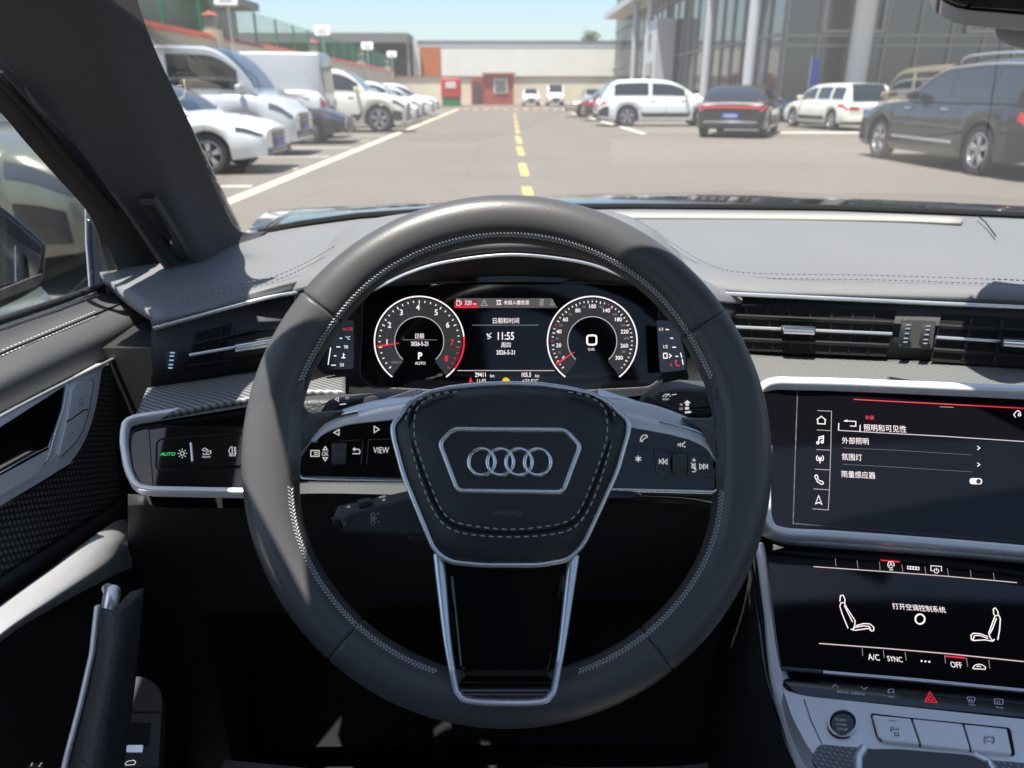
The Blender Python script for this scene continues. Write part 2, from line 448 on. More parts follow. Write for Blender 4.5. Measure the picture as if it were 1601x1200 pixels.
roofpatch('roof_glass', lin(SRX[0], SRX[1], 8), lin(SRY[0], SRY[1], 8), ROOFG, .015, 0)
# side walls of the cabin: left behind the driver, right door, back wall, floor
b = MB(); 
b.box(cx0+.74, cx0+.80, -1.6, 1.15, .25, .98); b.build('passenger_door', SOFT, car0)
b = MB(); b.box(cx0-.82, cx0-.76, -1.6, -.15, .25, .98); b.build('rear_door', SOFT, car0)
for sx in (-1, 1):
    b = MB(); b.tube([Vector((cx0+sx*.74, -.12, .95)), Vector((cx0+sx*.69, -.2, 1.2)), Vector((cx0+sx*.59, -.25, roofz(cx0+.59, -.25)))], .05, 8); b.build('door_pillar', RF, car0)
    b = MB(); b.tube([Vector((cx0+sx*.74, -1.55, .95)), Vector((cx0+sx*.66, -1.58, 1.2)), Vector((cx0+sx*.55, -1.6, roofz(cx0+.55, -1.6)))], .08, 8); b.build('rear_pillar', RF, car0)
b = MB(); b.box(cx0-.76, cx0+.76, -1.7, -1.6, .25, 1.0); b.box(cx0-.7, cx0+.7, -1.1, -.95, .3, 1.0); b.build('rear_bench', M('bench_leather', (.2,.19,.18), .6), car0)
b = MB(); b.box(cx0-.80, cx0+.80, -1.7, 1.3, .24, .28); b.build('floor', CARPET, car0)
b = MB(); b.box(cx0-.80, cx0+.80, 1.12, 1.2, .28, .93); b.build('bulkhead', CARPET, car0)
b = MB(); b.obox((0, .98, .48), Vector((.46,0,0)), Vector((0,.13,.16)), Vector((0,-.01,.008))); b.build('footwell', CARPET, car0)
MB().tube([Vector((cx0+.70,.95,.985)), Vector((cx0+.66,.75,1.16)), Vector((cx0+.595,.42,R0-.02))], .045, 8).build('far_windscreen_pillar', FABRIC, car0)
# windscreen pillar on the driver's side
pr = [[(232,-90,.62),(205,-60,.63),(215,0,.665),(246,85,.725),(302,205,.83),(346,315,.95),(374,360,1.0),(417,361,1.05)],
      [(190,-90,.60),(165,-60,.615),(178,0,.65),(212,85,.71),(268,205,.81),(315,320,.92),(345,382,.965),(398,389,1.0)],
      [(110,-90,.585),(90,-60,.60),(110,0,.632),(155,100,.695),(222,220,.785),(282,340,.88),(318,410,.92),(352,432,.94)],
      [(-60,-90,.58),(-70,-60,.59),(-40,30,.63),(40,110,.69),(130,218,.76),(222,335,.85),(272,415,.9),(312,452,.915)],
      [(-120,-40,.60),(-100,0,.61),(0,92,.675),(60,160,.71),(120,226,.76),(195,320,.825),(250,400,.88),(300,455,.905)]]
PIL = loft('pillar_trim', [[U(*p) for p in r] for r in pr], FABRIC, car0, 40, 6, .006, ang=70)
MB().tube(cr([U(*p) + Vector((0,0,.02)) for p in [(352,384,1.07),(318,320,1.0),(258,205,.92),(192,85,.81),(146,0,.752),(90,-90,.70)]], 6), .027, 10).build('outer_pillar', DARKP, car0)  # added outside the trim to keep a sun patch off it
# airbag badge recess on the pillar
sp_a = U(225,318,.845)
SPL = Plane(U(215,300,.822), U(245,300,.815), U(255,385,.89))
sp = plate('pillar_vent', rnd([(214,311),(238,312),(275,370),(296,408),(282,412),(250,375)], [4,4,8,6,6,8]), SPL, -.006, .004, SOFT, car0, .0015)
plate('vent_slot', rnd([(221,319),(237,319),(262,358),(272,384),(262,386),(240,352)], [4,4,8,6,6,8]), SPL, .003, .0048, GLOSS, sp, .0005)
# window frame of the closed door lies outside the pillar
fr = [[(-60,52,.70),(0,90,.725),(60,160,.76),(120,226,.80),(195,320,.86),(250,400,.92),(300,455,.94)],
      [(-60,120,.72),(0,175,.745),(40,222,.77),(92,280,.81),(130,322,.84),(148,352,.86),(157,380,.875),(160,460,.89)]]
FRM = loft('door_window_frame', [[U(*p) for p in r] for r in fr], MATTE, car0, 40, 1, .012, rowcurve=False)
MB().tube([U(x, y, d-.004) for x, y, d in [(-60,92,.70),(0,118,.71),(60,184,.745),(105,238,.78),(180,325,.85)]], .006, 8).build('door_seal', SEAM, car0)
b = MB(); b.prism([U(x, y, .885) for x, y in [(135,340),(150,352),(158,400),(160,462),(141,460),(135,380)]], Vector((0,.01,0))); o = b.build('window_divider', GLOSS, car0); bevel(o, .002)
MB().tube([U(x, y, .88) for x, y in [(134,322),(135,380),(141,458)]], .0012, 6).build('divider_trim', CHROME, car0)
# driver's side window
sw = [[(-330,545,.62),(-100,535,.66),(0,508,.70),(80,482,.76),(160,455,.87),(175,450,.9)], [(-330,-250,.60),(-200,-100,.64),(-60,80,.71),(20,195,.77),(130,320,.85),(160,360,.88)]]
loft('side_window', [[U(*p) for p in r] for r in sw], SIDEG, car0, 20, 1, 0, rowcurve=False)

# ================================================================== driver's door
dXL = -.425
door = empty('driver_door', DX(60, 700, -.42), 'black driver door panel with silver handle plate and woven trim, left of the steering wheel', 'door')
def dl(pts): return [DX(x, y, X*S) for x, y, X in pts]
loft('door_top', [dl([(-320,620,-.44),(-120,562,-.442),(0,517,-.443),(80,489,-.446),(160,459,-.452),(235,438,-.458),(300,436,-.45)]),
                  dl([(-320,650,-.432),(-120,588,-.433),(0,538,-.434),(80,507,-.436),(160,476,-.44),(235,453,-.444),(302,441,-.442)]),
                  dl([(-320,700,-.415),(-120,630,-.415),(0,572,-.415),(80,535,-.415),(160,501,-.418),(235,466,-.424),(304,448,-.43)]),
                  dl([(-320,745,-.402),(-120,668,-.402),(0,602,-.402),(80,566,-.402),(160,528,-.404),(220,497,-.408),(300,455,-.42)]),
                  dl([(-320,790,-.40),(-120,714,-.40),(0,648,-.40),(80,606,-.40),(160,566,-.40),(212,540,-.402),(226,508,-.412)])], DOORL, door, 50, 5, .008)
MB().band(dl([(-320,606,-.447),(-120,548,-.448),(0,505,-.449),(80,478,-.452),(160,450,-.458)]), Vector((.3,0,1)).normalized(), .009, .006).build('window_seal', MATTE, door)
MB().band(dl([(-320,612,-.443),(-120,556,-.444),(0,512.5,-.445),(80,485,-.448),(150,459,-.452)]), Vector((.3,0,1)).normalized(), .0025, .003).build('window_strip', CHROME, door)
for o_ in (-4, 4):
    stitch('stitching', cr(dl([(-120,608+o_,-.4235),(0,553+o_,-.4235),(50,532+o_,-.4235),(100,511+o_,-.4235),(150,490+o_,-.4265)]), 6), Vector((.55,-.1,.8)).normalized(), STITCH, door, .0035, .0025, .0007)
MB().tube(cr(dl([(-120,608,-.425),(0,553,-.425),(50,532,-.425),(100,511,-.425),(160,486,-.429),(215,463,-.434)]), 6), .0009, 6).build('top_seam', SEAM, door)
# woven panel
loft('woven_panel', [dl([(-320,818,-.398),(-120,722,-.398),(0,654,-.398),(80,612,-.398),(160,572,-.398),(207,548,-.40)]),
                     dl([(-320,880,-.396),(-120,790,-.396),(0,722,-.396),(80,680,-.396),(160,632,-.396),(200,610,-.398)]),
                     dl([(-320,1000,-.392),(-120,890,-.392),(0,818,-.392),(80,760,-.392),(150,715,-.392),(186,690,-.394)]),
                     dl([(-320,1080,-.380),(-120,980,-.380),(0,900,-.380),(80,850,-.380),(150,806,-.381),(192,778,-.382)])], WEAVED, door, 50, 6, .006)
MB().band(cr(dl([(-320,816,-.394),(-120,718,-.394),(0,651,-.394),(80,609,-.394),(160,569,-.394),(206,546,-.396)]), 6), Vector((.95,0,.3)).normalized(), .0028, .003).build('upper_trim_line', CHROME, door)
DP = Plane(DX(0,700,-.393*S), DX(150,640,-.393*S), DX(0,800,-.393*S))
DP = Plane(DX(0,700,-.392*S), DX(150,640,-.392*S), DX(0,820,-.386*S))
hp = plate('handle_plate', rnd([(-200,750),(0,655),(105,597),(161,566),(150,640),(133,690),(112,722),(75,745),(0,790),(-200,890)], [1,1,2,4,30,20,14,10,1,1]), DP, -.004, .0025, SILVER, door, .001)
plate('handle_recess', rnd([(-200,765),(0,668),(103,602),(97,640),(72,706),(0,752),(-200,850)], [1,1,4,10,10,1,1]), DP, .002, .0034, GLOSS, hp, .0005)
MB().band([DP.at(x, y, .003) for x, y in rnd([(103,601),(97,640),(84,678),(72,722),(0,772)], [0,8,8,14,0])], DP.n, .0022, .002).build('recess_edge', CHROME, hp)
pull = plate('door_handle', rnd([(-200,840),(0,742),(74,701),(76,712),(62,738),(0,775),(-200,870)], [1,1,3,4,8,1,1]), DP, .004, .011, SILVER, hp, .0018, 3)
MB().band([DP.at(x, y, .011) for x, y in [(-200,838),(0,740),(74,700)]], DP.n, .003, .0012).build('handle_edge', BRIGHT, pull)
MB().band([DP.at(x, y, .0025) for x, y in [(-200,893),(0,791),(75,746),(112,723)]], DP.n, .0025, .002).build('plate_edge', BRIGHT, hp)
lk = plate('lock_switch', rnd([(113,606),(122,596),(143,592),(147,597),(140,640),(131,672),(120,690),(97,713),(92,711),(97,690),(108,640)], [5,5,4,3,10,8,8,3,2,6,10]), DP, .002, .0048, SILVER, hp, .0009)
strokes('switch_split', [[(104,659),(114,654),(118,650),(126,645),(130,641),(138,640)]], DP, 2.6, SEAM, lk, .0050)
strokes('lock_icon', [[(125,630),(125,624),(130,621),(131,632),(125,634),(125,630)], [(127,628),(129,627)]], DP, 1.0, SEAM, lk, .0050)
strokes('unlock_icon', [[(113,677),(116,676)]], DP, 1.0, SEAM, lk, .0050)
strokes('switch_gap', [[(113,606),(122,596),(143,592),(147,597),(140,640),(131,672),(120,690),(97,713),(92,711),(97,690),(108,640),(113,606)]], DP, 1.6, SEAM, hp, .0028)
b = MB(); b.box(-.53, -.437, -.25, .80, .30, .955); b.build('door_inner_skin', SOFT, door)
b = MB(); b.box(-.56, -.445, .802, 1.32, .20, .975); b.build('kick_panel', CARPET, car0)
# roll below the weave, silver grab bar, pocket
loft('trim_roll', [dl([(-320,1082,-.380),(-120,982,-.380),(0,902,-.380),(80,852,-.380),(150,808,-.381),(194,779,-.382)]),
                   dl([(-320,1105,-.374),(-120,1005,-.374),(0,924,-.374),(80,874,-.374),(150,830,-.375),(196,800,-.378)]),
                   dl([(-320,1125,-.385),(-120,1028,-.385),(0,946,-.385),(80,894,-.385),(150,846,-.385),(196,812,-.386)])], SOFT, door, 40, 5, .006)
arm = loft('armrest_trim', [dl([(-320,1150,-.362),(-120,1040,-.362),(0,946,-.362),(80,888,-.362),(140,842,-.363),(180,815,-.368),(196,812,-.378)]),
                      dl([(-320,1192,-.350),(-120,1072,-.350),(0,972,-.350),(80,912,-.350),(145,868,-.351),(190,842,-.356),(214,838,-.37)]),
                      dl([(-320,1228,-.341),(-120,1100,-.341),(0,992,-.341),(80,938,-.341),(145,897,-.342),(190,872,-.350),(219,868,-.37)]),
                      dl([(-320,1245,-.346),(-120,1112,-.346),(0,1003,-.346),(80,952,-.346),(150,914,-.347),(185,896,-.355),(216,886,-.372)])], ARMSILVER, door, 50, 6, .006, ang=60)
loft('pocket_wall', [dl([(-320,1240,-.372),(-120,1105,-.372),(0,1000,-.372),(80,950,-.372),(150,912,-.372),(205,885,-.376),(230,830,-.39)]),
                     dl([(-320,1500,-.40),(-120,1400,-.40),(0,1300,-.40),(80,1240,-.40),(150,1180,-.40),(205,1140,-.40),(236,1060,-.41)]),
                     dl([(-320,1800,-.38),(-120,1700,-.38),(0,1600,-.38),(80,1540,-.38),(150,1480,-.38),(205,1440,-.38),(240,1360,-.38)])], SOFT, door, 40, 5, .006)
# slanted leather grab strut
gs = [[(152,944,.52),(144,1020,.50),(126,1100,.48),(105,1180,.462),(92,1240,.45)],
      [(162,950,.508),(158,1020,.488),(142,1100,.468),(122,1180,.45),(108,1240,.438)],
      [(188,950,.508),(185,1020,.488),(172,1100,.468),(160,1180,.45),(150,1240,.438)],
      [(226,918,.535),(219,1000,.515),(209,1090,.495),(196,1180,.475),(186,1240,.462)]]
grab = loft('grab_strut', [[U(*p) for p in r] for r in gs], M('strut_leather', (.032,.032,.031), .5, bump=('voronoi', 520, .6, .001)), door, 30, 6, .012, ang=60)
MB().band([U(*p) for p in [(152,946,.512),(144,1020,.492),(126,1100,.472),(105,1180,.454),(92,1240,.442)]], -FW, .0032, .002).build('strut_edge', SILVER, grab)
b = MB(); b.tube([U(170,955,.512), U(173,940,.515), U(176,926,.52), U(168,920,.535)], [.0052,.0056,.0058,.004], 14); b.build('strut_cap', CHROME, grab)
# boot switch and mirror knob low on the door
BP = Plane(U(210,1070,.60), U(250,1070,.60), U(205,1160,.56))
bs = plate('switch_housing', rnd([(190,1055),(228,1058),(248,1072),(254,1090),(248,1200),(190,1200)], [2,10,10,10,2,2]), BP, -.01, .003, SOFT, door, .001)
strokes('housing_line', [[(206,1113),(250,1113)]], BP, 2.5, SEAM, bs, .0035)
plate('switch_well', rnd([(204,1128),(236,1130),(232,1165),(200,1163)], 2), BP, .002, .0036, SEAM, bs)
plate('boot_switch', rnd([(198,1164),(224,1164),(223,1176),(197,1176)], 1), BP, .003, .006, CHROME, bs, .0008)
strokes('boot_icon', [[(196,1193),(199,1190),(204,1189),(209,1188),(212,1191),(210,1195),(197,1196),(196,1193)]], BP, 1, WHITEI, bs, .0038)
KP = Plane(U(40,1190,.47), U(80,1185,.47), U(40,1230,.45))
kn = plate('mirror_knob', arc(55,1210,18,0,360,24)[:-1], KP, -.01, .004, SOFT, door, .001)
text('knob_lettering', '2', KP, 63, 1195, 7, WHITEI, kn, h=.0045); strokes('knob_mark', [[(48,1197),(51,1192)]], KP, 1.2, WHITEI, kn, .0045)

# ================================================================== outside mirror on the driver's door
mir = empty('side_mirror', U(-20, 470, .98), 'black side mirror seen through the driver window', 'mirror')
def mu(x, y, d=.98): return U(x, y, d)
MPl = Plane(mu(0,400,.97), mu(60,395,1.0), mu(0,460,.97))
shell = plate('mirror_housing', rnd([(-160,300),(-60,296),(0,318),(45,355),(74,381),(70,430),(58,444),(0,456),(-160,470)], [20,20,20,20,6,8,8,8,20]), MPl, -.05, -.001, GLOSS, mir, .006, 3)
plate('mirror_glass', rnd([(-150,312),(-60,308),(0,328),(40,362),(66,384),(62,424),(50,434),(0,446),(-150,458)], [16,16,16,16,5,7,8,8,16]), MPl, -.002, .0005, M('mirror_silver', (.55,.57,.6), .02, 1.0), mir, .0005)
plate('mirror_base', rnd([(-160,470),(0,452),(66,426),(70,434),(62,446),(0,470),(-160,492)], 3), MPl, -.05, .004, SOFT, mir, .003)
loft('mirror_foot', [[U(*p) for p in [(-160,480,1.0),(0,462,1.0),(62,446,1.0)]], [U(*p) for p in [(-160,510,.97),(0,493,.95),(92,478,.95)]]], M('grey_paint', (.07,.085,.085), .3, coat=.5), mir, 12, 2, .02)
# the foot rests on the door skin below the window

# ================================================================== inside mirror (upper right corner)
rv = empty('rear_view_mirror', U(1640, 0, .55), 'black-framed inside mirror at the upper right edge', 'mirror')
RP = Plane(U(1480,0,.52), U(1600,6,.50), U(1480,40,.52))
plate('mirror_frame', rnd([(1420,-120),(2000,-110),(1990,20),(1900,36),(1601,21),(1505,13),(1480,3),(1462,-10)], [20,30,30,30,20,14,8,10]), RP, -.03, 0, GLOSS, rv, .005, 3)
plate('mirror_glass', rnd([(1432,-110),(1985,-100),(1975,10),(1890,24),(1601,13),(1510,6),(1488,-3),(1474,-14)], [16,26,26,26,16,12,8,8]), RP, -.001, .0006, M('dim_mirror', (.36,.40,.38), .03, 1.0), rv)
sh = [[U(x, y, d) for x, y, d in r] for r in ([(1570,-40,.62),(1660,-50,.58),(1760,-40,.62)], [(1556,20,.62),(1660,20,.57),(1770,22,.62)], [(1557,50,.62),(1660,58,.57),(1775,52,.62)], [(1568,66,.64),(1660,80,.61),(1770,70,.64)], [(1600,76,.68),(1660,84,.67),(1750,78,.68)])]
loft('sensor_housing', sh, M('housing_grey', (.10,.10,.095), .6), rv, 20, 5, .004)
# ================================================================== dashboard
dash = empty('dashboard', Vector((.37, .95, .75)), 'grey leather dashboard with stitched top, air vents and silver trim across the car', 'dashboard')
def ul(pts): return [U(*p) for p in pts]
back = [(150,420,.90),(300,394,.97),(360,374,1.02),(415,362,1.06),(470,352,1.09),(560,340,1.14),(700,330,1.19),(820,326,1.22),(1000,325,1.22),(1300,328,1.19),(1601,340,1.13),(1760,352,1.09),(2000,375,1.0)]
r1 = [(190,455,.80),(300,425,.87),(370,405,.91),(430,390,.95),(490,377,.985),(580,364,1.03),(720,352,1.07),(840,349,1.09),(1010,352,1.08),(1300,356,1.06),(1601,368,1.01),(1760,380,.98),(2000,404,.91)]
r2 = [(215,474,.75),(300,446,.80),(370,428,.82),(430,412,.85),(500,396,.88),(590,384,.90),(730,378,.93),(860,378,.94),(1030,388,.93),(1300,398,.915),(1601,412,.88),(1760,426,.86),(2000,450,.81)]
r3 = [(238,490,.718),(300,474,.73),(370,456,.74),(430,440,.75),(500,426,.78),(590,420,.80),(730,420,.82),(860,420,.82),(1040,420,.81),(1300,436,.80),(1601,447,.775),(1760,460,.76),(2000,486,.72)]
r4 = [(236,502,.708),(300,487,.718),(370,470,.73),(430,454,.74),(500,440,.77),(590,436,.79),(730,436,.81),(860,436,.81),(1060,446,.79),(1180,454,.78),(1350,459,.775),(1601,467,.758),(1760,480,.745),(2000,507,.705)]
r5 = [(238,514,.712),(300,497,.722),(370,479,.735),(430,462,.748),(500,450,.78),(590,450,.80),(730,450,.82),(860,450,.82),(1070,458,.80),(1180,463,.788),(1350,468,.782),(1601,477,.766),(1760,490,.753),(2000,517,.712)]
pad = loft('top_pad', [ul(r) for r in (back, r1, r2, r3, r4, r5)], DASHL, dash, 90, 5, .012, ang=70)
# long outlet slot along the windscreen
ov = [[(1000,333,1.16),(1200,334,1.155),(1400,337,1.13),(1524,341,1.10)], [(1000,341,1.115),(1200,342,1.11),(1400,345,1.09),(1512,350,1.065)]]
slotP = Plane(U(1010,338,1.14), U(1500,345,1.085), U(1010,350,1.08))
lip = loft('defroster_ledge', [ul([(960,334,1.163),(1200,336,1.15),(1400,339,1.12),(1506,343,1.09)]), ul([(960,343,1.128),(1200,344.5,1.117),(1400,348,1.092),(1502,352,1.068)])], M('pale_ledge', (.30,.28,.25), .6), pad, 30, 1, .004, rowcurve=False)
lip.location = (0,0,.004)
MB().tube([p + Vector((0,0,.003)) for p in ul([(1528,340,1.10),(1540,350,1.058),(1556,372,.985)])], .0009, 6).build('pad_seam', SEAM, pad)
MB().tube(ul([(405,364,1.052),(470,351,1.083),(560,338.5,1.133),(700,328.5,1.183),(820,324,1.213),(1000,323.5,1.214),(1300,326,1.184),(1601,337,1.124),(1760,350,1.08)]), .0065, 8).build('windscreen_seal', SEAM, dash)
def onpad(P, off=0):
    return P
for sx_ in (-3.5, 3.5):
    P = cr(ul([(1022,366+sx_*.6,.955),(1050,388+sx_,.905),(1090,414+sx_,.845),(1130,430+sx_,.812),(1180,436+sx_,.8),(1260,438+sx_,.796),(1350,439+sx_,.793),(1480,443+sx_,.785),(1601,448+sx_,.773),(1700,456+sx_,.764)]), 10)
    stitch('stitching', [p + Vector((0,-.002,.0045)) for p in P], Vector((0,-.25,1)).normalized(), STITCHD, dash, .0034, .0026, .0008)
    P = cr(ul([(285,476+sx_*.7,.728),(330,464+sx_,.734),(400,449+sx_,.744),(440,438+sx_,.752),(490,414+sx_,.79),(530,390+sx_,.85),(565,370+sx_*.6,.91),(596,356+sx_*.6,.96)]), 10)
    stitch('stitching', [p + Vector((0,-.002,.0045)) for p in P], Vector((0,-.25,1)).normalized(), STITCHD, dash, .0034, .0026, .0008)
# hood over the instruments
hb = [(455,432,.86),(500,396,.92),(560,348,1.0),(680,328,1.06),(800,320,1.08),(920,326,1.06),(1000,345,1.0),(1080,410,.88),(1130,442,.82)]
hm = [(448,440,.80),(500,404,.83),(570,352,.86),(690,334,.88),(800,330,.89),(920,338,.88),(1010,360,.86),(1085,424,.82),(1150,458,.79)]
hm2 = [(440,446,.77),(505,416,.75),(580,368,.75),(690,350,.755),(800,345,.755),(910,350,.755),(1005,372,.75),(1080,432,.755),(1160,466,.785)]
hf = [(440,458,.765),(505,440,.72),(590,408,.69),(690,384,.68),(800,376,.675),(910,382,.68),(1005,412,.69),(1080,462,.725),(1160,474,.785)]
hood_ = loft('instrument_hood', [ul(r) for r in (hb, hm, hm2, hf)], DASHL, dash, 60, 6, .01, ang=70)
MB().tube(cr(ul([(478,590,.745),(488,540,.735),(520,488,.715),(590,450,.695),(640,426,.687),(700,409,.68),(800,398,.675),(900,408,.68),(960,426,.687),(1018,455,.695),(1070,505,.715),(1096,550,.735),(1112,590,.745)]), 8), .0016, 8).build('hood_edge', CHROME, dash)
lipr = [ul([(486,560,.74),(520,488,.716),(590,448,.697),(700,405,.682),(800,394,.677),(900,404,.682),(1018,450,.697),(1070,500,.716),(1104,560,.74)]), ul([(440,458,.772),(505,440,.722),(590,408,.692),(690,384,.682),(800,376,.677),(910,382,.682),(1005,412,.692),(1080,462,.727),(1160,474,.79)])]
loft('hood_face', lipr, MATTE, dash, 60, 1, .004, rowcurve=False)
# vents ------------------------------------------------------------
def strip(name, top, bot, mat, parent, n=30, th=.006): return loft(name, [ul(top), ul(bot)], mat, parent, n, 1, th, rowcurve=False)
VENTP = M('vent_plastic', (.055,.054,.052), .5)
vr_top = [(1090,462,.80),(1350,474,.785),(1601,485,.768),(1760,497,.755),(2000,524,.715)]
vr_bot = [(1090,548,.80),(1350,558,.79),(1601,570,.772),(1760,582,.76),(2000,610,.72)]
vents_r = strip('vent_panel', vr_top, vr_bot, VENTP, dash, 30, .05)
MB().band(ul([(1110,458,.778),(1350,469,.772),(1601,480.5,.755),(1760,493,.742),(2000,520,.702)]), -FW, .0046, .004).build('upper_chrome_line', CHROME, dash)
vl_top = [(236,516,.712),(300,500,.722),(370,481,.735),(430,466,.75),(520,450,.78)]
vl_bot = [(236,606,.715),(300,597,.725),(370,586,.737),(430,574,.75),(520,566,.78)]
vents_l = strip('vent_panel', vl_top, vl_bot, SOFT, dash, 30, .05)
MB().band(cr(ul([(242,513,.703),(300,497,.713),(370,478,.726),(430,463,.739),(500,452,.765)]), 6), -FW, .004, .004).build('upper_chrome_line', CHROME, dash)
def vent(name, quad, d, ns, tab, parent, tilt=1):
    """opening with slats; quad = TL,TR,BR,BL pixels; d = depths at left and right"""
    (tl, tr, br, bl) = quad; dl_, dr_ = d
    def P(a, t, off=0.0):
        x0 = tl[0]+(tr[0]-tl[0])*a; y0 = tl[1]+(tr[1]-tl[1])*a; x1 = bl[0]+(br[0]-bl[0])*a; y1 = bl[1]+(br[1]-bl[1])*a
        return U(x0+(x1-x0)*t, y0+(y1-y0)*t, dl_+(dr_-dl_)*a + off)
    A = 14
    o = MB().grid([[P(a/A, t, -.003) for a in range(A+1)] for t in (0, 1)]).build(name, SEAM, parent, smooth=False)
    for i in range(1, ns+1):
        t = i/(ns+1)
        chr_ = tab and i == (ns+1)//2
        top = [P(a/A, t-.035, -.0055) for a in range(A+1)]; f = [P(a/A, t, -.0085) for a in range(A+1)]; bo = [P(a/A, t+.05, -.0055) for a in range(A+1)]
        MB().grid([top, f, bo]).build('vent_slat', SOFT if not chr_ else MATTE, o)
        if chr_: MB().band(f, -FW, .0034, .0022).build('slat_trim', CHROME, o)
    b = MB()
    for i in range(1, 8):
        a = i/8; b.add([P(a-.006, .06, -.004), P(a+.006, .06, -.004), P(a+.006, .94, -.004), P(a-.006, .94, -.004)], [(0,1,2,3)])
    b.build('rear_vane', MATTE, o, smooth=False)
    if tab:
        t = ((ns+1)//2)/(ns+1)
        a0, a1 = tab
        b = MB(); q = []
        for off, e in ((-.006, .05), (-.019, .02)):
            q += [P(a0-e*.3, t-.085, off), P(a1+e*.3, t-.085, off), P(a1+e*.3, t+.10, off), P(a0-e*.3, t+.10, off)]
        b.add(q, [(0,1,2,3),(7,6,5,4),(0,4,5,1),(1,5,6,2),(2,6,7,3),(3,7,4,0)])
        tb_ = b.build('vent_tab', SOFT, o); bevel(tb_, .0015)
        MB().band([P(a0, t-.005, -.0195), P(a1, t-.005, -.0195)], -FW, .0042, .002).build('tab_trim', BRIGHT, o)
        MB().band([P(a0, t+.07, -.0185), P(a1, t+.07, -.0185)], -FW, .003, .002).build('tab_trim', CHROME, o)
    return o
vent('air_vent', [(1132,474),(1402,486),(1385,557),(1150,547)], (.79,.778), 3, (.33,.52), vents_r)
vent('air_vent', [(1472,490),(1860,512),(1850,592),(1455,564)], (.772,.745), 3, (.27,.45), vents_r)
vent('air_vent', [(306,520),(470,478),(470,572),(288,590)], (.722,.765), 3, (.42,.75), vents_l)
def thumb(cx_, cy_, hh, d, parent, lean=0):
    b = MB(); rows = []
    for i in range(11):
        a = rad(-80+160*i/10); rows.append([U(cx_+s_+lean*math.sin(a), cy_-hh*math.sin(a), d-.006-.004*math.cos(a)) for s_ in (-8,-6.5,6.5,8)])
    o = b.grid(rows).build('vent_wheel', SOFT, parent)
    b = MB()
    for i in range(5):
        a = rad(-56+112*i/4); b.obox(U(cx_+1.5+lean*math.sin(a), cy_-hh*math.sin(a)*.95, d-.0065-.0042*math.cos(a)), RT*.0022, UP*.0007, FW*.0008)
    b.build('wheel_ribs', CHROME, o, smooth=False)
TPl = Plane(U(1400,500,.773), U(1460,503,.77), U(1400,550,.776))
plate('wheel_plate', rnd([(1413,498),(1464,501),(1458,546),(1406,543)], 4), TPl, -.004, .002, VENTP, vents_r, .0008)
thumb(1416, 521, 17, .768, vents_r, 3); thumb(1447, 523, 17, .766, vents_r, 3)
thumb(267, 563, 15, .715, vents_l, 2)
# woven shelf below the vents
loft('woven_shelf', [ul([(1060,546,.79),(1200,554,.79),(1350,560,.785),(1601,572,.768),(1760,584,.755),(2000,611,.716)]), ul([(1060,574,.745),(1200,583,.742),(1350,589,.735),(1601,602,.718),(1760,614,.704),(2000,641,.667)]), ul([(1060,598,.70),(1200,604,.697),(1350,609,.69),(1601,620,.668),(1760,632,.654),(2000,659,.62)])], WEAVE, dash, 40, 4, .006)
loft('woven_shelf', [ul([(230,606,.708),(300,596,.718),(370,585,.73),(470,570,.755),(540,570,.76)]), ul([(216,640,.668),(300,622,.674),(370,608,.68),(470,590,.70),(540,592,.70)]), ul([(207,656,.655),(300,638,.657),(385,623,.66),(470,612,.668),(540,612,.668)])], WEAVE, dash, 40, 4, .006)
# silver frame round the screen, right
frame_r = ul([(1150,642,.69),(1180,618,.685),(1203,601,.678),(1250,600,.673),(1350,603,.668),(1601,614,.648),(1760,624,.634),(2000,650,.60)])
MB().band(cr(frame_r, 6), (-FW + UP*.9).normalized(), .0095, .007).build('upper_silver_frame', SILVER, dash)
frame_b = ul([(1198,700,.645),(1196,780,.632),(1200,818,.626),(1222,833,.622),(1300,838,.617),(1450,849,.608),(1601,862,.597),(1800,882,.58)])
MB().band(cr(frame_b, 6), (-FW + UP*.5).normalized(), .0085, .008).build('lower_silver_frame', SILVER, dash)
loft('lower_frame_skirt', [ul([(1190,824,.63),(1222,838,.624),(1300,845,.618),(1450,856,.61),(1601,869,.598),(1800,889,.58)]), ul([(1190,836,.64),(1222,850,.634),(1300,857,.628),(1450,868,.62),(1601,881,.608),(1800,901,.59)])], SILVER, dash, 30, 1, .006, rowcurve=False)
MB().band(ul([(1985,648,.603),(2000,760,.585),(1990,880,.572),(1800,882,.58)]), (-FW + UP*.4).normalized(), .009, .007).build('end_silver_frame', SILVER, dash)
# light switch panel, left, in its silver loop
fl = rnd([(440,616),(430,619),(385,629),(290,644),(215,655),(197,662),(193,690),(200,735),(213,762),(235,768),(385,771),(440,772)], [1,1,12,10,12,12,14,14,14,12,8,1], 6)
LPl = Plane(U(215,700,.642), U(385,700,.652), U(230,768,.615))
MB().band([LPl.at(x, y, .006) for x, y in fl], LPl.n, .0062, .006).build('switch_panel_frame', SILVER, dash)
sp2 = plate('light_switch_panel', rnd([(440,624),(385,636),(215,664),(202,675),(206,730),(218,760),(240,763),(440,766)], [1,1,8,10,12,12,10,1]), LPl, -.03, .001, GLOSS, dash, .001)
plate('panel_side', rnd([(200,672),(233,667),(240,760),(222,760),(207,732)], 6), LPl, -.002, .0018, GLOSS, sp2, .0008)
ls = plate('light_switch', rnd([(246,692),(252,687),(330,681),(470,676),(470,722),(300,732),(252,735),(246,728)], [4,4,8,1,1,8,5,4]), LPl, .0008, .0026, GLOSS, sp2, .0009)
strokes('switch_gap', [[(470,675),(330,680),(251,686),(245,692),(244,729),(250,737),(300,735),(470,725)]], LPl, 2.5, SEAM, sp2, .0012)
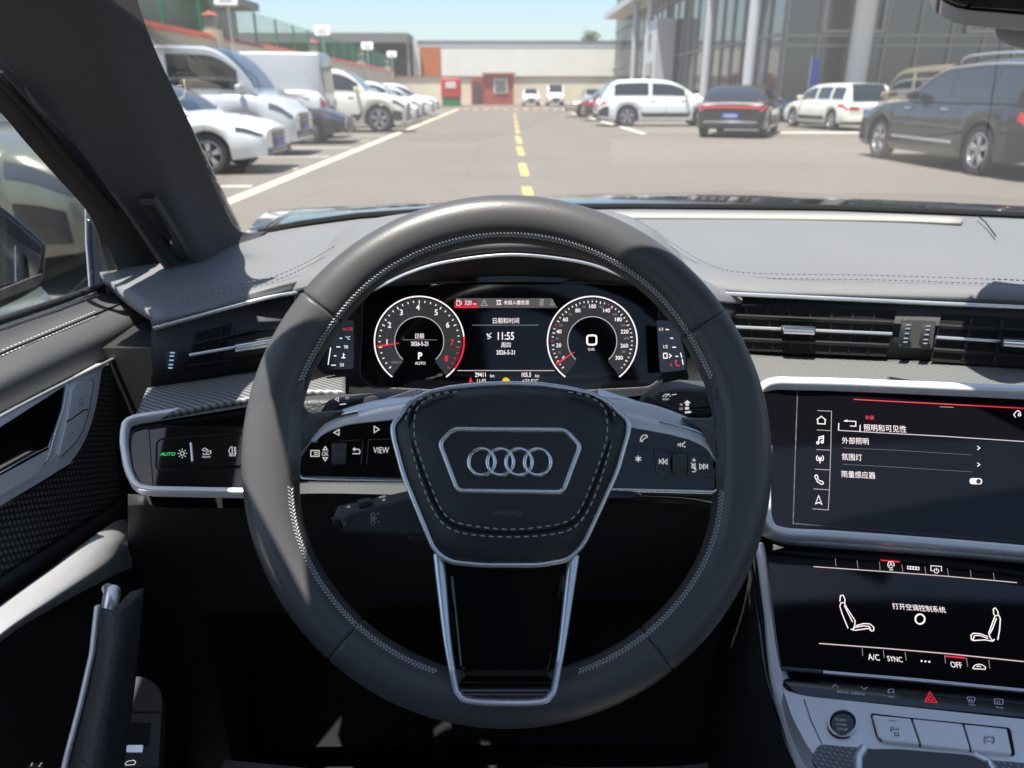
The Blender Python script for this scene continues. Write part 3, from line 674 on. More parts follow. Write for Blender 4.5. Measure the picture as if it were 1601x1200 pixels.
text('auto_lettering', 'AUTO', LPl, 262.5, 709.5, 6.5, GREEN, ls, sx=1.15, h=.0029, bold=.015)
strokes('lamp_icon', [arc(285,708.5,3,0,360,16)] + [[(285+5*math.cos(a), 708.5+5*math.sin(a)), (285+7.5*math.cos(a), 708.5+7.5*math.sin(a))] for a in [i*math.pi/4 for i in range(8)]], LPl, 1.0, WHITEI, ls, .0029)
MB().band([LPl.at(298.5,693,.0028), LPl.at(301,722,.0028)], LPl.n, .0022, .0014).build('switch_mark', CHROME, ls)
strokes('fog_icon', [[(316,703),(320,700),(325,703),(320,705),(316,703)], [(323,707),(329,704),(330,708),(326,710),(322,710),(323,707)], [(317,708),(320,711)],
                     [(358,703),(361,698),(363,698),(363,710),(361,710),(358,706),(358,703)], [(365,700),(370,700)], [(365,704),(370,704)], [(365,708),(370,708)], [(367,698),(368,711)]], LPl, 1.0, WHITEI, ls, .0029)
text('front_lettering', 'FRONT', LPl, 323, 714, 3.6, WHITEI, ls, h=.0029); text('rear_lettering', 'REAR', LPl, 363.5, 711.5, 4, WHITEI, ls, h=.0029)
b = MB(); b.box(-.4365, -.368, .77, 1.118, .32, .965); b.build('dash_end', SOFT, dash)  # added to close the gap where sun reached the footwell
loft('knee_lip', [ul([(440,752,.655),(640,754,.655),(900,756,.655),(1160,762,.655)]), ul([(440,763,.648),(640,765,.648),(900,767,.648),(1160,773,.648)]), ul([(440,770,.655),(640,772,.655),(900,774,.655),(1160,780,.655)])], GRAIN, dash, 30, 4, .006)
# knee panel and underside
loft('knee_panel', [ul([(200,772,.66),(330,774,.665),(470,764,.67),(640,766,.67),(900,770,.67),(1100,775,.67),(1205,800,.66)]), ul([(200,790,.655),(330,784,.655),(470,768,.65),(640,770,.65),(900,774,.65),(1100,782,.65),(1205,830,.655)]), ul([(200,800,.67),(330,796,.67),(470,780,.66),(640,782,.66),(900,786,.66),(1100,796,.66),(1205,845,.66)]), ul([(200,860,.72),(330,870,.72),(470,880,.72),(640,885,.72),(900,885,.72),(1100,880,.72),(1205,870,.70)]), ul([(200,960,.80),(330,960,.80),(470,960,.80),(640,950,.80),(900,950,.80),(1100,950,.80),(1205,960,.75)])], SOFT, dash, 40, 4, .006)
# shroud and silver trims below the instruments
loft('column_shroud', [ul([(470,596,.73),(560,612,.725),(700,622,.72),(900,622,.72),(1040,612,.725),(1118,590,.73)]), ul([(478,625,.69),(560,640,.68),(700,650,.67),(900,650,.67),(1040,640,.68),(1120,630,.69)]), ul([(480,700,.66),(560,710,.65),(700,720,.65),(900,720,.65),(1040,710,.65),(1118,700,.66)])], SOFT, dash, 40, 4, .006)
for dy in (0, 9):
    MB().band(cr(ul([(466,590+dy*.5,.715),(485,608+dy,.712),(530,622+dy,.708),(600,634+dy,.705),(680,642+dy,.70)]), 6), (-FW+UP).normalized(), .006 if dy == 0 else .0035, .004).build('cluster_trim', SILVER, dash)
    MB().band(cr(ul([(1124,584+dy*.5,.715),(1104,604+dy,.712),(1060,620+dy,.708),(990,634+dy,.705),(900,642+dy,.70)]), 6), (-FW+UP).normalized(), .006 if dy == 0 else .0035, .004).build('cluster_trim', SILVER, dash)
loft('shroud_shelf', [ul([(462,586,.735),(485,606,.733),(530,620,.73),(620,632,.73)]), ul([(466,612,.69),(485,630,.688),(530,640,.685),(620,650,.685)])], WEAVE, dash, 20, 1, .004, rowcurve=False)
loft('shroud_shelf', [ul([(1128,580,.735),(1106,602,.733),(1060,618,.73),(970,632,.73)]), ul([(1150,604,.69),(1110,628,.688),(1060,640,.685),(970,650,.685)])], WEAVE, dash, 20, 1, .004, rowcurve=False)

# ================================================================== instrument cluster
clu = empty('instrument_cluster', U(795,600,.74), 'lit digital instrument display with two round gauges behind the steering wheel', 'instrument cluster')
CP = Plane(U(600,530,.742), U(1000,530,.742), U(600,600,.742 - .742*.0))
_c = U(795,530,.742); CP = Plane(_c, _c + (RT), _c - (UP))
outl = rnd([(478,596),(486,548),(520,486),(590,446),(690,409),(800,396),(910,409),(1015,450),(1072,500),(1104,550),(1112,590),(1060,612),(900,628),(700,628),(530,612)], 14, 5)
inl = rnd([(562,590),(566,470),(588,446),(700,440),(800,438),(900,440),(1008,446),(1030,470),(1036,590),(1016,606),(900,612),(700,612),(584,606)], [8,10,14,20,20,20,14,10,8,10,10,10,10], 5)
_o = resample([Vector((x, y, 0)) for x, y in outl + outl[:1]], 97)[:-1]; _i = [Vector((x, y, 0)) for x, y in inl + inl[:1]]; _i = resample(_i, 97)[:-1]
j0 = min(range(96), key=lambda j: (_i[j]-_o[0]).length); _i = _i[j0:] + _i[:j0]
if (_i[6]-_o[6]).length > (_i[-6]-_o[6]).length: _i = [_i[0]] + _i[:0:-1]
def shade(f, h): return [CP.at(o_.x + (i_.x-o_.x)*f, o_.y + (i_.y-o_.y)*f, h) for o_, i_ in zip(_o, _i)]
ob = MB().grid([shade(0, .055), shade(.5, .030), shade(.93, .006), shade(1, .001)], True).build('cluster_surround', MATTE, clu, ang=60)
MB().band([CP.at(x, y, .0012) for x, y in inl], CP.n, .003, .0012, True).build('display_bezel', GRAIN, clu)
dsp = plate('display_screen', inl, CP, -.01, 0, SCREEN, clu)
MB().add([CP.at(x, y, .012) for x, y in rnd([(690,428),(720,420),(880,420),(910,428),(880,440),(720,440)], 8)], [tuple(range(36))]).build('sensor_strip', GLOSS, ob, smooth=False)
H = .0004
def dial(cx_, cy_, name):
    pts = arc(cx_, cy_, 67, 232, -52, 60) + arc(cx_, cy_, 40, -52, 232, 60)
    n = 61
    b = MB(); A = [CP.at(x, y, .0002) for x, y in arc(cx_, cy_, 67, 232, -52, 60)]; B = [CP.at(x, y, .0002) for x, y in arc(cx_, cy_, 40, 232, -52, 60)]
    d = b.grid([A, B]).build(name, DIALG, clu, smooth=False)
    strokes('dial_ring', [arc(cx_, cy_, 70, 233, -53, 80)], CP, 2.0, TXT, d, H)
    strokes('inner_ring', [arc(cx_, cy_, 38.5, 228, -48, 60)], CP, 1.2, TXTD if 0 else emis('lit_mid', (1,.9,.93), .25), d, H)
    return d
rv_ = dial(655.5, 533, 'rev_gauge'); sv_ = dial(926, 533, 'speed_gauge')
strokes('red_zone', [arc(655.5, 533, 70, 6, -38, 16)], CP, 2.6, RED, rv_, H*1.6)
tk = []; tr_ = []
for i in range(33):
    a = 222 - i*264/32; q = [(655.5+63.5*math.cos(rad(a)), 533-63.5*math.sin(rad(a))), (655.5+(60.5 if i % 4 else 59)*math.cos(rad(a)), 533-(60.5 if i % 4 else 59)*math.sin(rad(a)))]
    (tr_ if i >= 28 else tk).append(q)
strokes('tick_marks', tk, CP, 1.4, TXT, rv_, H); strokes('tick_marks', tr_, CP, 1.4, RED, rv_, H)
for s_, x, y in (('1',605,534.5),('2',609,507.5),('3',627.5,488),('4',653.5,480),('5',682,488),('6',700,507.5)): text('dial_numeral', s_, CP, x, y, 9, TXT, rv_, sx=1.25, h=H, bold=.01)
for s_, x, y in (('7',707,535),('8',698,560)): text('dial_numeral', s_, CP, x, y, 9, RED, rv_, sx=1.25, h=H, bold=.01)
def needle(x0, y0, x1, y1, w0, w1, par):
    dx, dy = x1-x0, y1-y0; L = math.hypot(dx, dy); nx, ny = -dy/L, dx/L
    polyfill('needle', [[(x0+nx*w0, y0+ny*w0), (x1+nx*w1, y1+ny*w1), (x1-nx*w1, y1-ny*w1), (x0-nx*w0, y0-ny*w0)]], CP, RED, par, H*2)
needle(589,541.5,624,536,1.5,.5,rv_); needle(869,569,898,550,1.5,.5,sv_)
text('date_lettering', '日期', CP, 656, 525, 8, TXT, rv_, h=H); strokes('divider_line', [[(630,531),(683,531)]], CP, .7, TXTD, rv_, H)
text('date_lettering', '2026-5-21', CP, 656, 537, 6.6, TXT, rv_, h=H, bold=.012)
text('gear_lettering', 'P', CP, 657, 556, 11, TXT, rv_, sx=1.2, h=H, bold=.02); text('auto_lettering', 'AUTO', CP, 657, 567.5, 4.6, TXT, rv_, sx=1.2, h=H)
text('ready_lettering', 'READY', CP, 620, 566, 3.8, TXTD, rv_, sx=1.2, h=H); text('scale_lettering', '1 / min x 1000', CP, 679, 588.5, 4.2, TXTD, rv_, h=H, rot=16)
tk = []; tr_ = []
for i in range(45):
    a = 222 - i*264/44; q = [(926+63.5*math.cos(rad(a)), 533-63.5*math.sin(rad(a))), (926+(60.8 if i % 3 else 59.5)*math.cos(rad(a)), 533-(60.8 if i % 3 else 59.5)*math.sin(rad(a)))]
    (tr_ if i in (7, 11, 26) else tk).append(q)
strokes('tick_marks', tk, CP, 1.3, TXT, sv_, H); strokes('tick_marks', tr_, CP, 1.4, RED, sv_, H)
for s_, x, y in (('0',881,559.5),('20',873.5,539.5),('40',874,518),('60',884,499),('80',903.5,485),('100',926.5,478.5),('140',948.5,485),('180',967,499),('220',976.5,518),('260',976,540),('300',968,559)):
    text('dial_numeral', s_, CP, x, y, 6.3, TXT, sv_, sx=1.25, h=H, bold=.012)
for s_, x, y in (('10',874.5,550.5),('30',871,529),('50',877,508),('70',891.5,491),('90',913.5,479.5),('120',939.5,479.5),('160',961,491),('200',974.5,508),('240',979,528.5),('280',975,549.5)):
    text('dial_numeral', s_, CP, x, y, 4, TXTD, sv_, sx=1.25, h=H)
strokes('speed_figure', [rnd([(918,524),(932.5,524),(932.5,538.5),(918,538.5)], 4) + [rnd([(918,524),(932.5,524),(932.5,538.5),(918,538.5)], 4)[0]]], CP, 2.8, TXT, sv_, H)
text('unit_lettering', 'km/h', CP, 924.5, 545.5, 4.6, TXT, sv_, h=H)
# centre column of the display
bar = polyfill('status_bar', [[(712,466),(862,466),(872,481),(722,481)]], CP, emis('bar_grey', (.9,.85,.85), .045), dsp, .0002)
polyfill('range_mark', [[(710,478),(748,478),(747,481),(711,481)]], CP, RED, dsp, H); polyfill('range_glow', [[(710,470),(748,470),(748,478),(710,478)]], CP, REDD, dsp, H*.8)
text('range_lettering', '320', CP, 732, 473, 7, TXT, dsp, h=H*2); text('range_lettering', 'km', CP, 742.5, 474.5, 4, TXT, dsp, h=H*2)
strokes('pump_icon', [[(714,469),(719,469),(719,477),(714,477),(714,469)], [(715.5,471),(717.5,471)], [(719,471),(721.5,472),(721.5,476)]], CP, .8, TXT, dsp, H*2)
strokes('warning_icon', [[(752,477.5),(757,468.5),(762,477.5),(752,477.5)], [(757,472),(757,475)]], CP, .8, emis('lit_dim', (1,.9,.92), .2), dsp, H*2)
text('source_lettering', '未插入播放源', CP, 807.5, 472.5, 7, TXT, dsp, h=H*2)
strokes('source_icon', [[(776,469.5),(784,469.5)], [(776,475.5),(784,475.5)], [(777,470),(779,475)], [(781,470),(783,475)]], CP, 1, TXT, dsp, H*2)
strokes('phone_icon', [[(845,468),(849,468),(849,477),(845,477),(845,468)], [(844,477),(850,468)], [(860,477),(863.5,468),(867,477),(863.5,475),(860,477)]], CP, .8, emis('lit_dim2', (1,.9,.92), .2), dsp, H*2)
text('title_lettering', '日期和时间', CP, 791, 501, 9, TXT, dsp, h=H); strokes('divider_line', [[(738,508),(842,508)]], CP, .8, TXTD, dsp, H)
text('clock_lettering', '11:55', CP, 791, 525, 12, TXT, dsp, h=H, bold=.01)
strokes('satellite_icon', [[(761,521),(763,526),(768,527)], [(761,521),(768,527)], [(765,523),(768,520)], [(762,529),(766,529)]], CP, 1, TXT, dsp, H)
text('weekday_lettering', '周四', CP, 791, 539, 8, TXT, dsp, h=H); text('date_lettering', '2026-5-21', CP, 790.5, 550.5, 7, TXT, dsp, h=H, bold=.01)
strokes('divider_line', [[(715,579),(867,579)]], CP, 1, emis('lit_line', (1,.9,.92), .3), dsp, H)
text('odometer_lettering', '29411', CP, 751, 585.5, 7, TXT, dsp, h=H, bold=.01); text('odometer_lettering', 'km', CP, 769.5, 587, 5, TXT, dsp, h=H)
text('trip_lettering', '105.5', CP, 823, 585.5, 7, TXT, dsp, h=H, bold=.01); text('trip_lettering', 'km', CP, 840, 587, 5, TXT, dsp, h=H)
text('clock_lettering', '11:55', CP, 753, 595.5, 6.5, TXT, dsp, h=H); text('temperature_lettering', '+23.5°C', CP, 829, 595.5, 6.5, TXT, dsp, h=H)
polyfill('belt_icon', [[(733,597),(736,589),(739,597)]], CP, RED, dsp, H); polyfill('lamp_icon', [arc(791,596,6,0,360,20)[:-1]], CP, YELLOW, dsp, H)
# side scales
LS = Plane(U(505,540,.694), U(552,540,.712), U(505,575,.694)); RS = Plane(U(1030,540,.712), U(1076,540,.694), U(1030,575,.712))
lsc = plate('temperature_scale', rnd([(524,502),(553,500),(553,576),(512,578),(503,574)], 4), LS, -.002, .0015, SCREEN, clu)
for s_, x, y, m_ in (('130',547,514,RED),('°C',544,528,TXT),('90',541,542,TXT),('50',534.5,570,TXT)): text('scale_numeral', s_, LS, x, y, 5.2, m_, lsc, sx=1.3, h=.002)
strokes('scale_mark', [[(531,528.5),(535,528.5)], [(526,542),(532,542)], [(522,556),(526,556)], [(518,570.5),(525,570.5)], [(517,543),(513,570)],
                       [(537,552),(537,559)], [(534,559),(540,559)], [(537,554),(539,554)]], LS, 1.5, TXT, lsc, .002)
strokes('scale_mark', [[(536,514.5),(541,514.5)]], LS, 1.6, RED, lsc, .002)
rsc = plate('fuel_scale', rnd([(1026,500),(1058,502),(1072,560),(1072,578),(1032,582)], 4), RS, -.002, .0015, SCREEN, clu)
text('scale_numeral', '1/1', RS, 1033.5, 514.5, 5, TXT, rsc, sx=1.3, h=.002); text('scale_numeral', '1/2', RS, 1040.5, 541.5, 5, TXT, rsc, sx=1.3, h=.002)
strokes('scale_mark', [[(1040.5,514.7),(1046,515)], [(1048,528.3),(1052.5,528.6)], [(1051,542.3),(1057,542.6)], [(1056,556.5),(1060.5,557)], [(1064,551),(1066,559)], [(1066.5,561),(1068,570)],
                       [(1037.5,552),(1043,552),(1043,559.5),(1037.5,559.5),(1037.5,552)], [(1046,553),(1049.5,556),(1046,559)]], RS, 1.5, TXT, rsc, .002)
text('scale_numeral', 'R', RS, 1049.5, 570, 5, RED, rsc, sx=1.2, h=.002); strokes('scale_mark', [[(1059,563.5),(1056,564),(1058,571),(1063,571.5)]], RS, 1.4, RED, rsc, .002)

# ================================================================== centre touchscreen
scr = empty('centre_touchscreen', U(1400,840,.64), 'upper centre touchscreen with a Chinese lighting menu, framed in silver', 'touchscreen')
TP = Plane(U(1247,612,.675), U(1601,624.5,.675*.968), U(1241,820,.64))
glassT = plate('screen_glass', rnd([(1150,606),(1300,607),(1601,617),(1900,640),(1880,880),(1601,853),(1300,832),(1225,826),(1203,812),(1196,780)], [20,1,1,20,20,1,1,12,12,12]), TP, -.012, 0, SCREEN, scr)
strokes('screen_edge', [[(1601,621.5),(1300,610.5),(1247,609),(1243,720),(1240,818),(1300,823),(1601,847)]], TP, 1.6, GRAIN, glassT, .0004)
h_ = .0006
strokes('top_line', [[(1335,624),(1400,627.5),(1480,631.5),(1601,638)]], TP, 1.6, RED, glassT, h_); strokes('grip_line', [[(1469,635.5),(1491,636.5)]], TP, 1.3, TXTD, glassT, h_)
strokes('side_bar', [[(1278,641.5),(1300,642.5),(1299,700),(1297,760),(1295,797),(1270,795)]] + [[(1277,672-0.2),(1299,673)], [(1276,702.5),(1298,703.5)], [(1274,733),(1297,734.5)], [(1272,764),(1296,765.5)]], TP, 1.0, emis('lit_thin', (1,.85,.88), .2), glassT, h_)
strokes('home_icon', [[(1277,656),(1284,650.5),(1291.5,656.5)], [(1278.5,655.5),(1278.5,662),(1290,662.5),(1290,656)]], TP, 1.4, TXT, glassT, h_)
strokes('music_icon', [[(1280,692),(1280.5,683),(1287.5,681),(1287,690)], [(1280,686),(1287,684)], arc(1278.7,692,1.8,0,360,10), arc(1285.5,690.5,1.8,0,360,10)], TP, 1.5, TXT, glassT, h_)
strokes('radio_icon', [[(1282,715),(1282,724)], arc(1282,716,2.2,-60,60,6), arc(1282,716,2.2,120,240,6), arc(1282,716,5.5,-50,50,8), arc(1282,716,5.5,130,230,8), [(1279,719),(1285,719)]], TP, 1.3, TXT, glassT, h_)
strokes('call_icon', [[(1274,745),(1275,742.5),(1277,742),(1279,745),(1278,747.5),(1282,752),(1284.5,751.5),(1287.5,754),(1287,756),(1284.5,757),(1278,753),(1274,745)]], TP, 1.3, TXT, glassT, h_)
strokes('navigation_icon', [[(1275,787.5),(1280,774.5),(1285,788),(1280,785),(1275,787.5)]], TP, 1.4, TXT, glassT, h_)
strokes('back_icon', [[(1325,658.5),(1320,658),(1325,656)], [(1320,657.5),(1338,658.5),(1338,666),(1329,665.5)], [(1311.5,661),(1311,672.5)], [(1345,664),(1344.5,674)]], TP, 1.3, TXT, glassT, h_)
text('menu_lettering', '车辆', TP, 1359.5, 652.5, 7, RED, glassT, h=h_)
text('menu_lettering', '照明和可见性', TP, 1350.5, 668, 11, TXT, glassT, h=h_, align='LEFT')
strokes('menu_line', [[(1311,672.5),(1400,677.5),(1480,682),(1601,690)]], TP, 1.2, emis('lit_rule', (1,.87,.9), .32), glassT, h_)
text('menu_lettering', '外部照明', TP, 1316.5, 688, 10.5, TXT, glassT, h=h_, align='LEFT')
text('menu_lettering', '氛围灯', TP, 1316, 713.5, 10.5, TXT, glassT, h=h_, align='LEFT')
text('menu_lettering', '雨量感应器', TP, 1315.5, 740.5, 10.5, TXT, glassT, h=h_, align='LEFT')
strokes('menu_line', [[(1318,700),(1400,703.5),(1520,711)], [(1318,725.5),(1400,730),(1520,737.5)]], TP, .8, emis('lit_faint', (1,.87,.9), .05), glassT, h_)
strokes('chevron_icon', [[(1528,697),(1532,700),(1528,703)], [(1528,723),(1532,726),(1528,729)]], TP, 1.2, TXT, glassT, h_)
polyfill('toggle_icon', [rnd([(1516,747),(1535.5,747.5),(1535.5,757),(1516,756.5)], 4.6)], TP, TXT, glassT, h_)
polyfill('toggle_knob', [arc(1530,752.2,3.8,0,360,18)[:-1]], TP, SEAM, glassT, h_*1.6)
strokes('shield_icon', [[(1588,644),(1585,648),(1588,652)], [(1588,643.5),(1592,641.5),(1596,645)], arc(1594,648,2,0,360,10)], TP, 1.2, TXT, glassT, h_)

# ================================================================== centre console
con = empty('centre_console', U(1420,1250,.50), 'black and silver centre console with start button at the lower right', 'console')
KP = Plane(U(1272,887,.62), U(1590,910,.62*.970), U(1283,1006,.578))
KS = Plane(U(1240,1060,.566), U(1601,1094,.566*.965), U(1252,1108,.538))
SP = Plane(U(1290,1095,.540), U(1601,1128,.540*.965), U(1300,1180,.495))
MB().prism(ul([(1205,850,.655),(1900,905,.60),(1930,1130,.53),(1236,1090,.567),(1218,960,.61)]), Vector((0,.05,-.08))).build('console_body', MATTE, con)
edge_l = ul([(1186,850,.645),(1192,880,.634),(1203,960,.61),(1214,1040,.58),(1226,1085,.562),(1250,1150,.53),(1278,1215,.50),(1310,1290,.46)])
MB().band(cr(edge_l, 6), [(-FW*.8 - RT*.35 + UP*.3).normalized()]*43, [.0085 + .0001*i for i in range(12)] + [.0097 + .0006*i for i in range(31)], .006).build('side_trim', SILVER, con)
MB().band(cr([p + Vector((-.008, .004, -.004)) for p in edge_l], 6), (-FW - RT*.3).normalized(), .003, .003).build('trim_edge', GLOSS, con)
loft('console_side', [ul([(1180,850,.65),(1186,880,.64),(1197,960,.615),(1207,1040,.585),(1220,1090,.565),(1244,1155,.533),(1272,1220,.503),(1300,1290,.47)]), ul([(1130,900,.85),(1130,960,.83),(1120,1020,.80),(1110,1080,.77),(1100,1130,.74),(1095,1180,.72),(1090,1240,.70),(1085,1300,.68)])], SOFT, con, 30, 1, .004, rowcurve=False)
for q in ([(1165,968,.70),(1180,940,.70),(1182,960,.695),(1142,1008,.72),(1134,1002,.725)], [(1090,1080,.775),(1120,1032,.785),(1129,1047,.775),(1099,1108,.762)]):
    pass
# silver lower panel
lp_ = plate('silver_panel', rnd([(1224,1078),(1260,1088),(1601,1124),(1900,1160),(1900,1320),(1400,1320),(1290,1200),(1262,1166),(1238,1120)], [4,10,1,1,1,1,10,14,14]), SP, -.03, 0, SILVER, con, .002)
strokes('panel_seam', [[(1257,1092),(1268,1126),(1285,1162)]], SP, 1.3, SEAM, lp_, .0004)
sb = plate('start_button', arc(1317,1131.5,23.5,0,360,36,21)[:-1], SP, -.001, .0015, SEAM, lp_, .0005)
MB().band([SP.at(x, y, .001) for x, y in arc(1317,1131.5,22,0,360,36,20)[:-1]], SP.n, .0016, .0022, True).build('button_ring', CHROME, sb)
plate('button_face', arc(1317.5,1131.5,19,0,360,36,17)[:-1], SP, 0, .0034, GLOSS, sb, .0008)
text('button_lettering', 'START', SP, 1315, 1125.5, 5.4, PRINT, sb, h=.0038); text('button_lettering', 'ENGINE', SP, 1316, 1132.5, 3.8, PRINT, sb, h=.0038); text('button_lettering', 'STOP', SP, 1317.5, 1140, 5.4, PRINT, sb, h=.0038)
bt = plate('button_row', rnd([(1361,1114),(1420,1121),(1580,1137),(1588,1180),(1470,1169),(1378,1159),(1370,1150)], [4,1,6,6,1,6,8]), SP, -.001, .0012, SEAM, lp_, .0004)
kb = [[(1364,1117),(1424,1123),(1438,1163),(1382,1157),(1373,1149)], [(1427,1123.3),(1505,1131.5),(1517,1171.5),(1441,1163.5)], [(1508,1132),(1574,1139),(1582,1177),(1520,1172)]]
for q in kb: plate('console_button', rnd(q, 2), SP, 0, .003, SILVER, bt, .0008)
strokes('button_icon', [[(1390,1125.5),(1401,1127)], [(1393,1144),(1393,1136),(1397,1136.5),(1398,1139),(1396,1140.5),(1393,1140)], [(1400,1141),(1404,1137),(1405,1142)], [(1399,1145),(1405,1145.5),(1405,1150),(1399,1149.5),(1399,1145)],
                        [(1541,1155),(1545,1151),(1550,1152),(1553,1156)], [(1542,1158),(1552,1159)], arc(1546.5,1156,8,-50,50,8), arc(1546.5,1156,8,130,230,8)], SP, 1.0, SEAM, bt, .0034)
# gloss strip with symbols
ks = plate('symbol_strip', rnd([(1222,1062),(1290,1054),(1601,1082),(1900,1112),(1900,1155),(1601,1121),(1262,1088),(1246,1084)], [6,4,1,1,1,1,8,8]), KS, -.02, .002, GLOSS, con, .0008)
for q in ([[(1301,1074.5),(1306,1069.5),(1311,1075)]], [[(1346,1073),(1351,1078),(1356,1074)]]): strokes('arrow_icon', q, KS, 1.2, PRINT, ks, .0026)
text('mode_lettering', 'drive select', KS, 1330, 1082.5, 6.5, PRINT, ks, sx=1.25, h=.0026)
strokes('symbol_icon', [[(1388,1082),(1390,1077),(1396,1077),(1398,1082),(1388,1082)], [(1389,1083),(1391,1085)], [(1396,1083),(1398,1085)],
                        [(1512,1091),(1514,1089),(1523,1090),(1525,1092),(1521,1098),(1515,1097),(1512,1091)], [(1516,1092),(1516,1096)], [(1519,1092),(1519,1096)],
                        [(1555,1092),(1568,1093),(1568,1101),(1555,1100),(1555,1092)], [(1559,1095),(1559,1099)], [(1563,1095),(1563,1099)]], KS, 1.0, PRINT, ks, .0026)
text('symbol_lettering', 'OFF', KS, 1393, 1089.5, 4, PRINT, ks, h=.0026); text('symbol_lettering', 'MAX', KS, 1520, 1101.5, 4, PRINT, ks, h=.0026); text('symbol_lettering', 'REAR', KS, 1563, 1106, 4, PRINT, ks, h=.0026)
strokes('hazard_icon', [[(1446,1096.5),(1454,1081),(1465,1098),(1446,1096.5)], [(1451,1094),(1454.5,1087),(1459,1094.5),(1451,1094)]], KS, 1.2, RED, ks, .0026)
# bowl in front of the buttons, textured
plate('textured_tray', rnd([(1268,1186),(1280,1163),(1340,1168),(1640,1196),(1640,1300),(1340,1300)], [10,8,1,1,1,10]), SP, 0, .0018, lines_mat('tray_texture', (.10,.10,.11), (.32,.32,.34), (1,.2,0), .0035, .4, .5, axis2=(.3,1,.5)), con, .0006)
# ------------------------------------------------------------------ climate screen
cli = empty('climate_touchscreen', U(1420,1050,.58), 'lower touchscreen with two seat outlines and Chinese climate text', 'touchscreen')
gl = plate('screen_glass', rnd([(1200,862),(1240,852),(1601,880),(1900,905),(1900,1110),(1601,1077),(1290,1049),(1222,1044),(1212,980)], [10,4,1,1,1,1,1,8,20]), KP, -.008, 0, SCREEN, cli, .0006)
MB().band([KP.at(x, y, .001) for x, y in [(1286,1051),(1440,1064),(1601,1080),(1800,1100)]], KP.n, .0028, .002).build('screen_sill', CHROME, gl)
MB().band([KP.at(x, y, .0008) for x, y in [(1222,1045),(1284,1050)]], KP.n, .0032, .0016).build('screen_sill', GRAIN, gl)
h_ = .0006
LR = emis('lit_rule_rose', (1,.82,.84), .3)
strokes('tab_line', [[(1272,885.5),(1380,893),(1480,900.5),(1590,910.5)]], KP, 1.5, LR, gl, h_)
strokes('tab_line', [[(1280.5,1005.5),(1380,1013),(1480,1021.5),(1601,1034)]], KP, 1.5, LR, gl, h_)
strokes('tab_mark', [[(1306,873),(1307,885)], [(1340,876),(1341.5,889)], [(1375,878),(1376,891)], [(1410,882),(1411.5,894)], [(1446,885),(1447.5,897)], [(1481,888),(1483,900)], [(1517,891),(1518.5,903)], [(1553,895),(1555,907)],
                     [(1348,1013),(1349,1025)], [(1381,1016),(1382.5,1028)], [(1415,1019),(1417,1032)], [(1477,1024),(1478.5,1037)], [(1511,1028),(1513,1042)], [(1546,1031),(1547.5,1045)]], KP, .9, emis('lit_tabs', (1,.9,.92), .12), gl, h_)
strokes('active_mark', [[(1377,875.5),(1407,878)]], KP, 2.2, RED, gl, h_); strokes('active_mark', [[(1478,1025.5),(1509,1028.5)]], KP, 2.2, RED, gl, h_)
strokes('stop_icon', [arc(1393,882.5,5,-30,300,16), [(1390.8,884.5),(1393,879.5),(1395.2,885)]], KP, 1.1, TXT, gl, h_); text('stop_lettering', 'OFF', KP, 1393.5, 890.5, 3.2, TXT, gl, h=h_)
strokes('view_icon', [[(1419+i*4.6,885+i*.35),(1423+i*4.6,885.3+i*.35),(1423+i*4.6,889.3+i*.35),(1419+i*4.6,889+i*.35),(1419+i*4.6,885+i*.35)] for i in range(4)], KP, 1.0, TXT, gl, h_)
strokes('power_icon', [[(1459,892),(1455.5,891.7),(1455.5,884),(1472,885.2),(1472,893)], arc(1464,892,3.6,60,-240,16), [(1464,887.5),(1464,892)]], KP, 1.0, TXT, gl, h_)
text('climate_lettering', '打开空调控制系统', KP, 1436.5, 950, 10, TXT, gl, h=h_)
strokes('climate_ring', [arc(1438.5,967.5,7.3,0,360,28,7.6)], KP, 2.2, TXT, gl, h_)
seatL = [[(1313,940),(1314,931),(1318,930),(1321,936),(1321,942)], [(1313,947),(1315,942),(1320,942),(1324,950),(1337,970),(1336,979),(1333,985)], [(1313,947),(1317,960),(1326,982)], [(1320,946),(1328,962),(1333,972)],
         [(1330,983),(1337,985),(1358,982),(1362,986),(1365,986)], [(1338,978),(1350,974.5),(1360,975),(1366,980),(1366,986)], [(1335,981),(1350,978),(1359,979),(1362,985)]]
strokes('seat_icon', seatL, KP, 1.4, TXT, gl, h_)
seatR = [[(1554,961),(1553,952),(1556,950),(1560,955),(1561,962)], [(1564,967),(1562,962),(1556,962),(1553,970),(1546,989),(1548,996),(1552,1002)], [(1564,967),(1563,984),(1560,1000)], [(1558,966),(1552,982),(1548,990)],
         [(1519,1000),(1522,1001),(1540,1000),(1552,1002),(1555,999)], [(1545,995),(1533,990.5),(1522,989.5),(1518,993),(1519,1000)], [(1545,998),(1532,993),(1524,993),(1521,1000)]]
strokes('seat_icon', seatR, KP, 1.4, TXT, gl, h_)
text('ac_lettering', 'A/C', KP, 1366, 1027, 9, TXT, gl, h=h_); text('sync_lettering', 'SYNC', KP, 1399, 1030, 7.6, TXT, gl, h=h_); text('off_lettering', 'OFF', KP, 1495, 1039, 8.2, TXT, gl, h=h_)
polyfill('dots_icon', [arc(x, y, 1.6, 0, 360, 10)[:-1] for x, y in ((1441,1033),(1447,1033.6),(1453,1034.2))], KP, TXT, gl, h_)
strokes('recirculate_icon', [[(1521,1044),(1524,1040),(1530,1038),(1536,1039),(1541,1043),(1540,1046),(1522,1045),(1521,1044)], [(1527,1042),(1531,1041),(1534,1043)]], KP, 1.1, TXT, gl, h_)
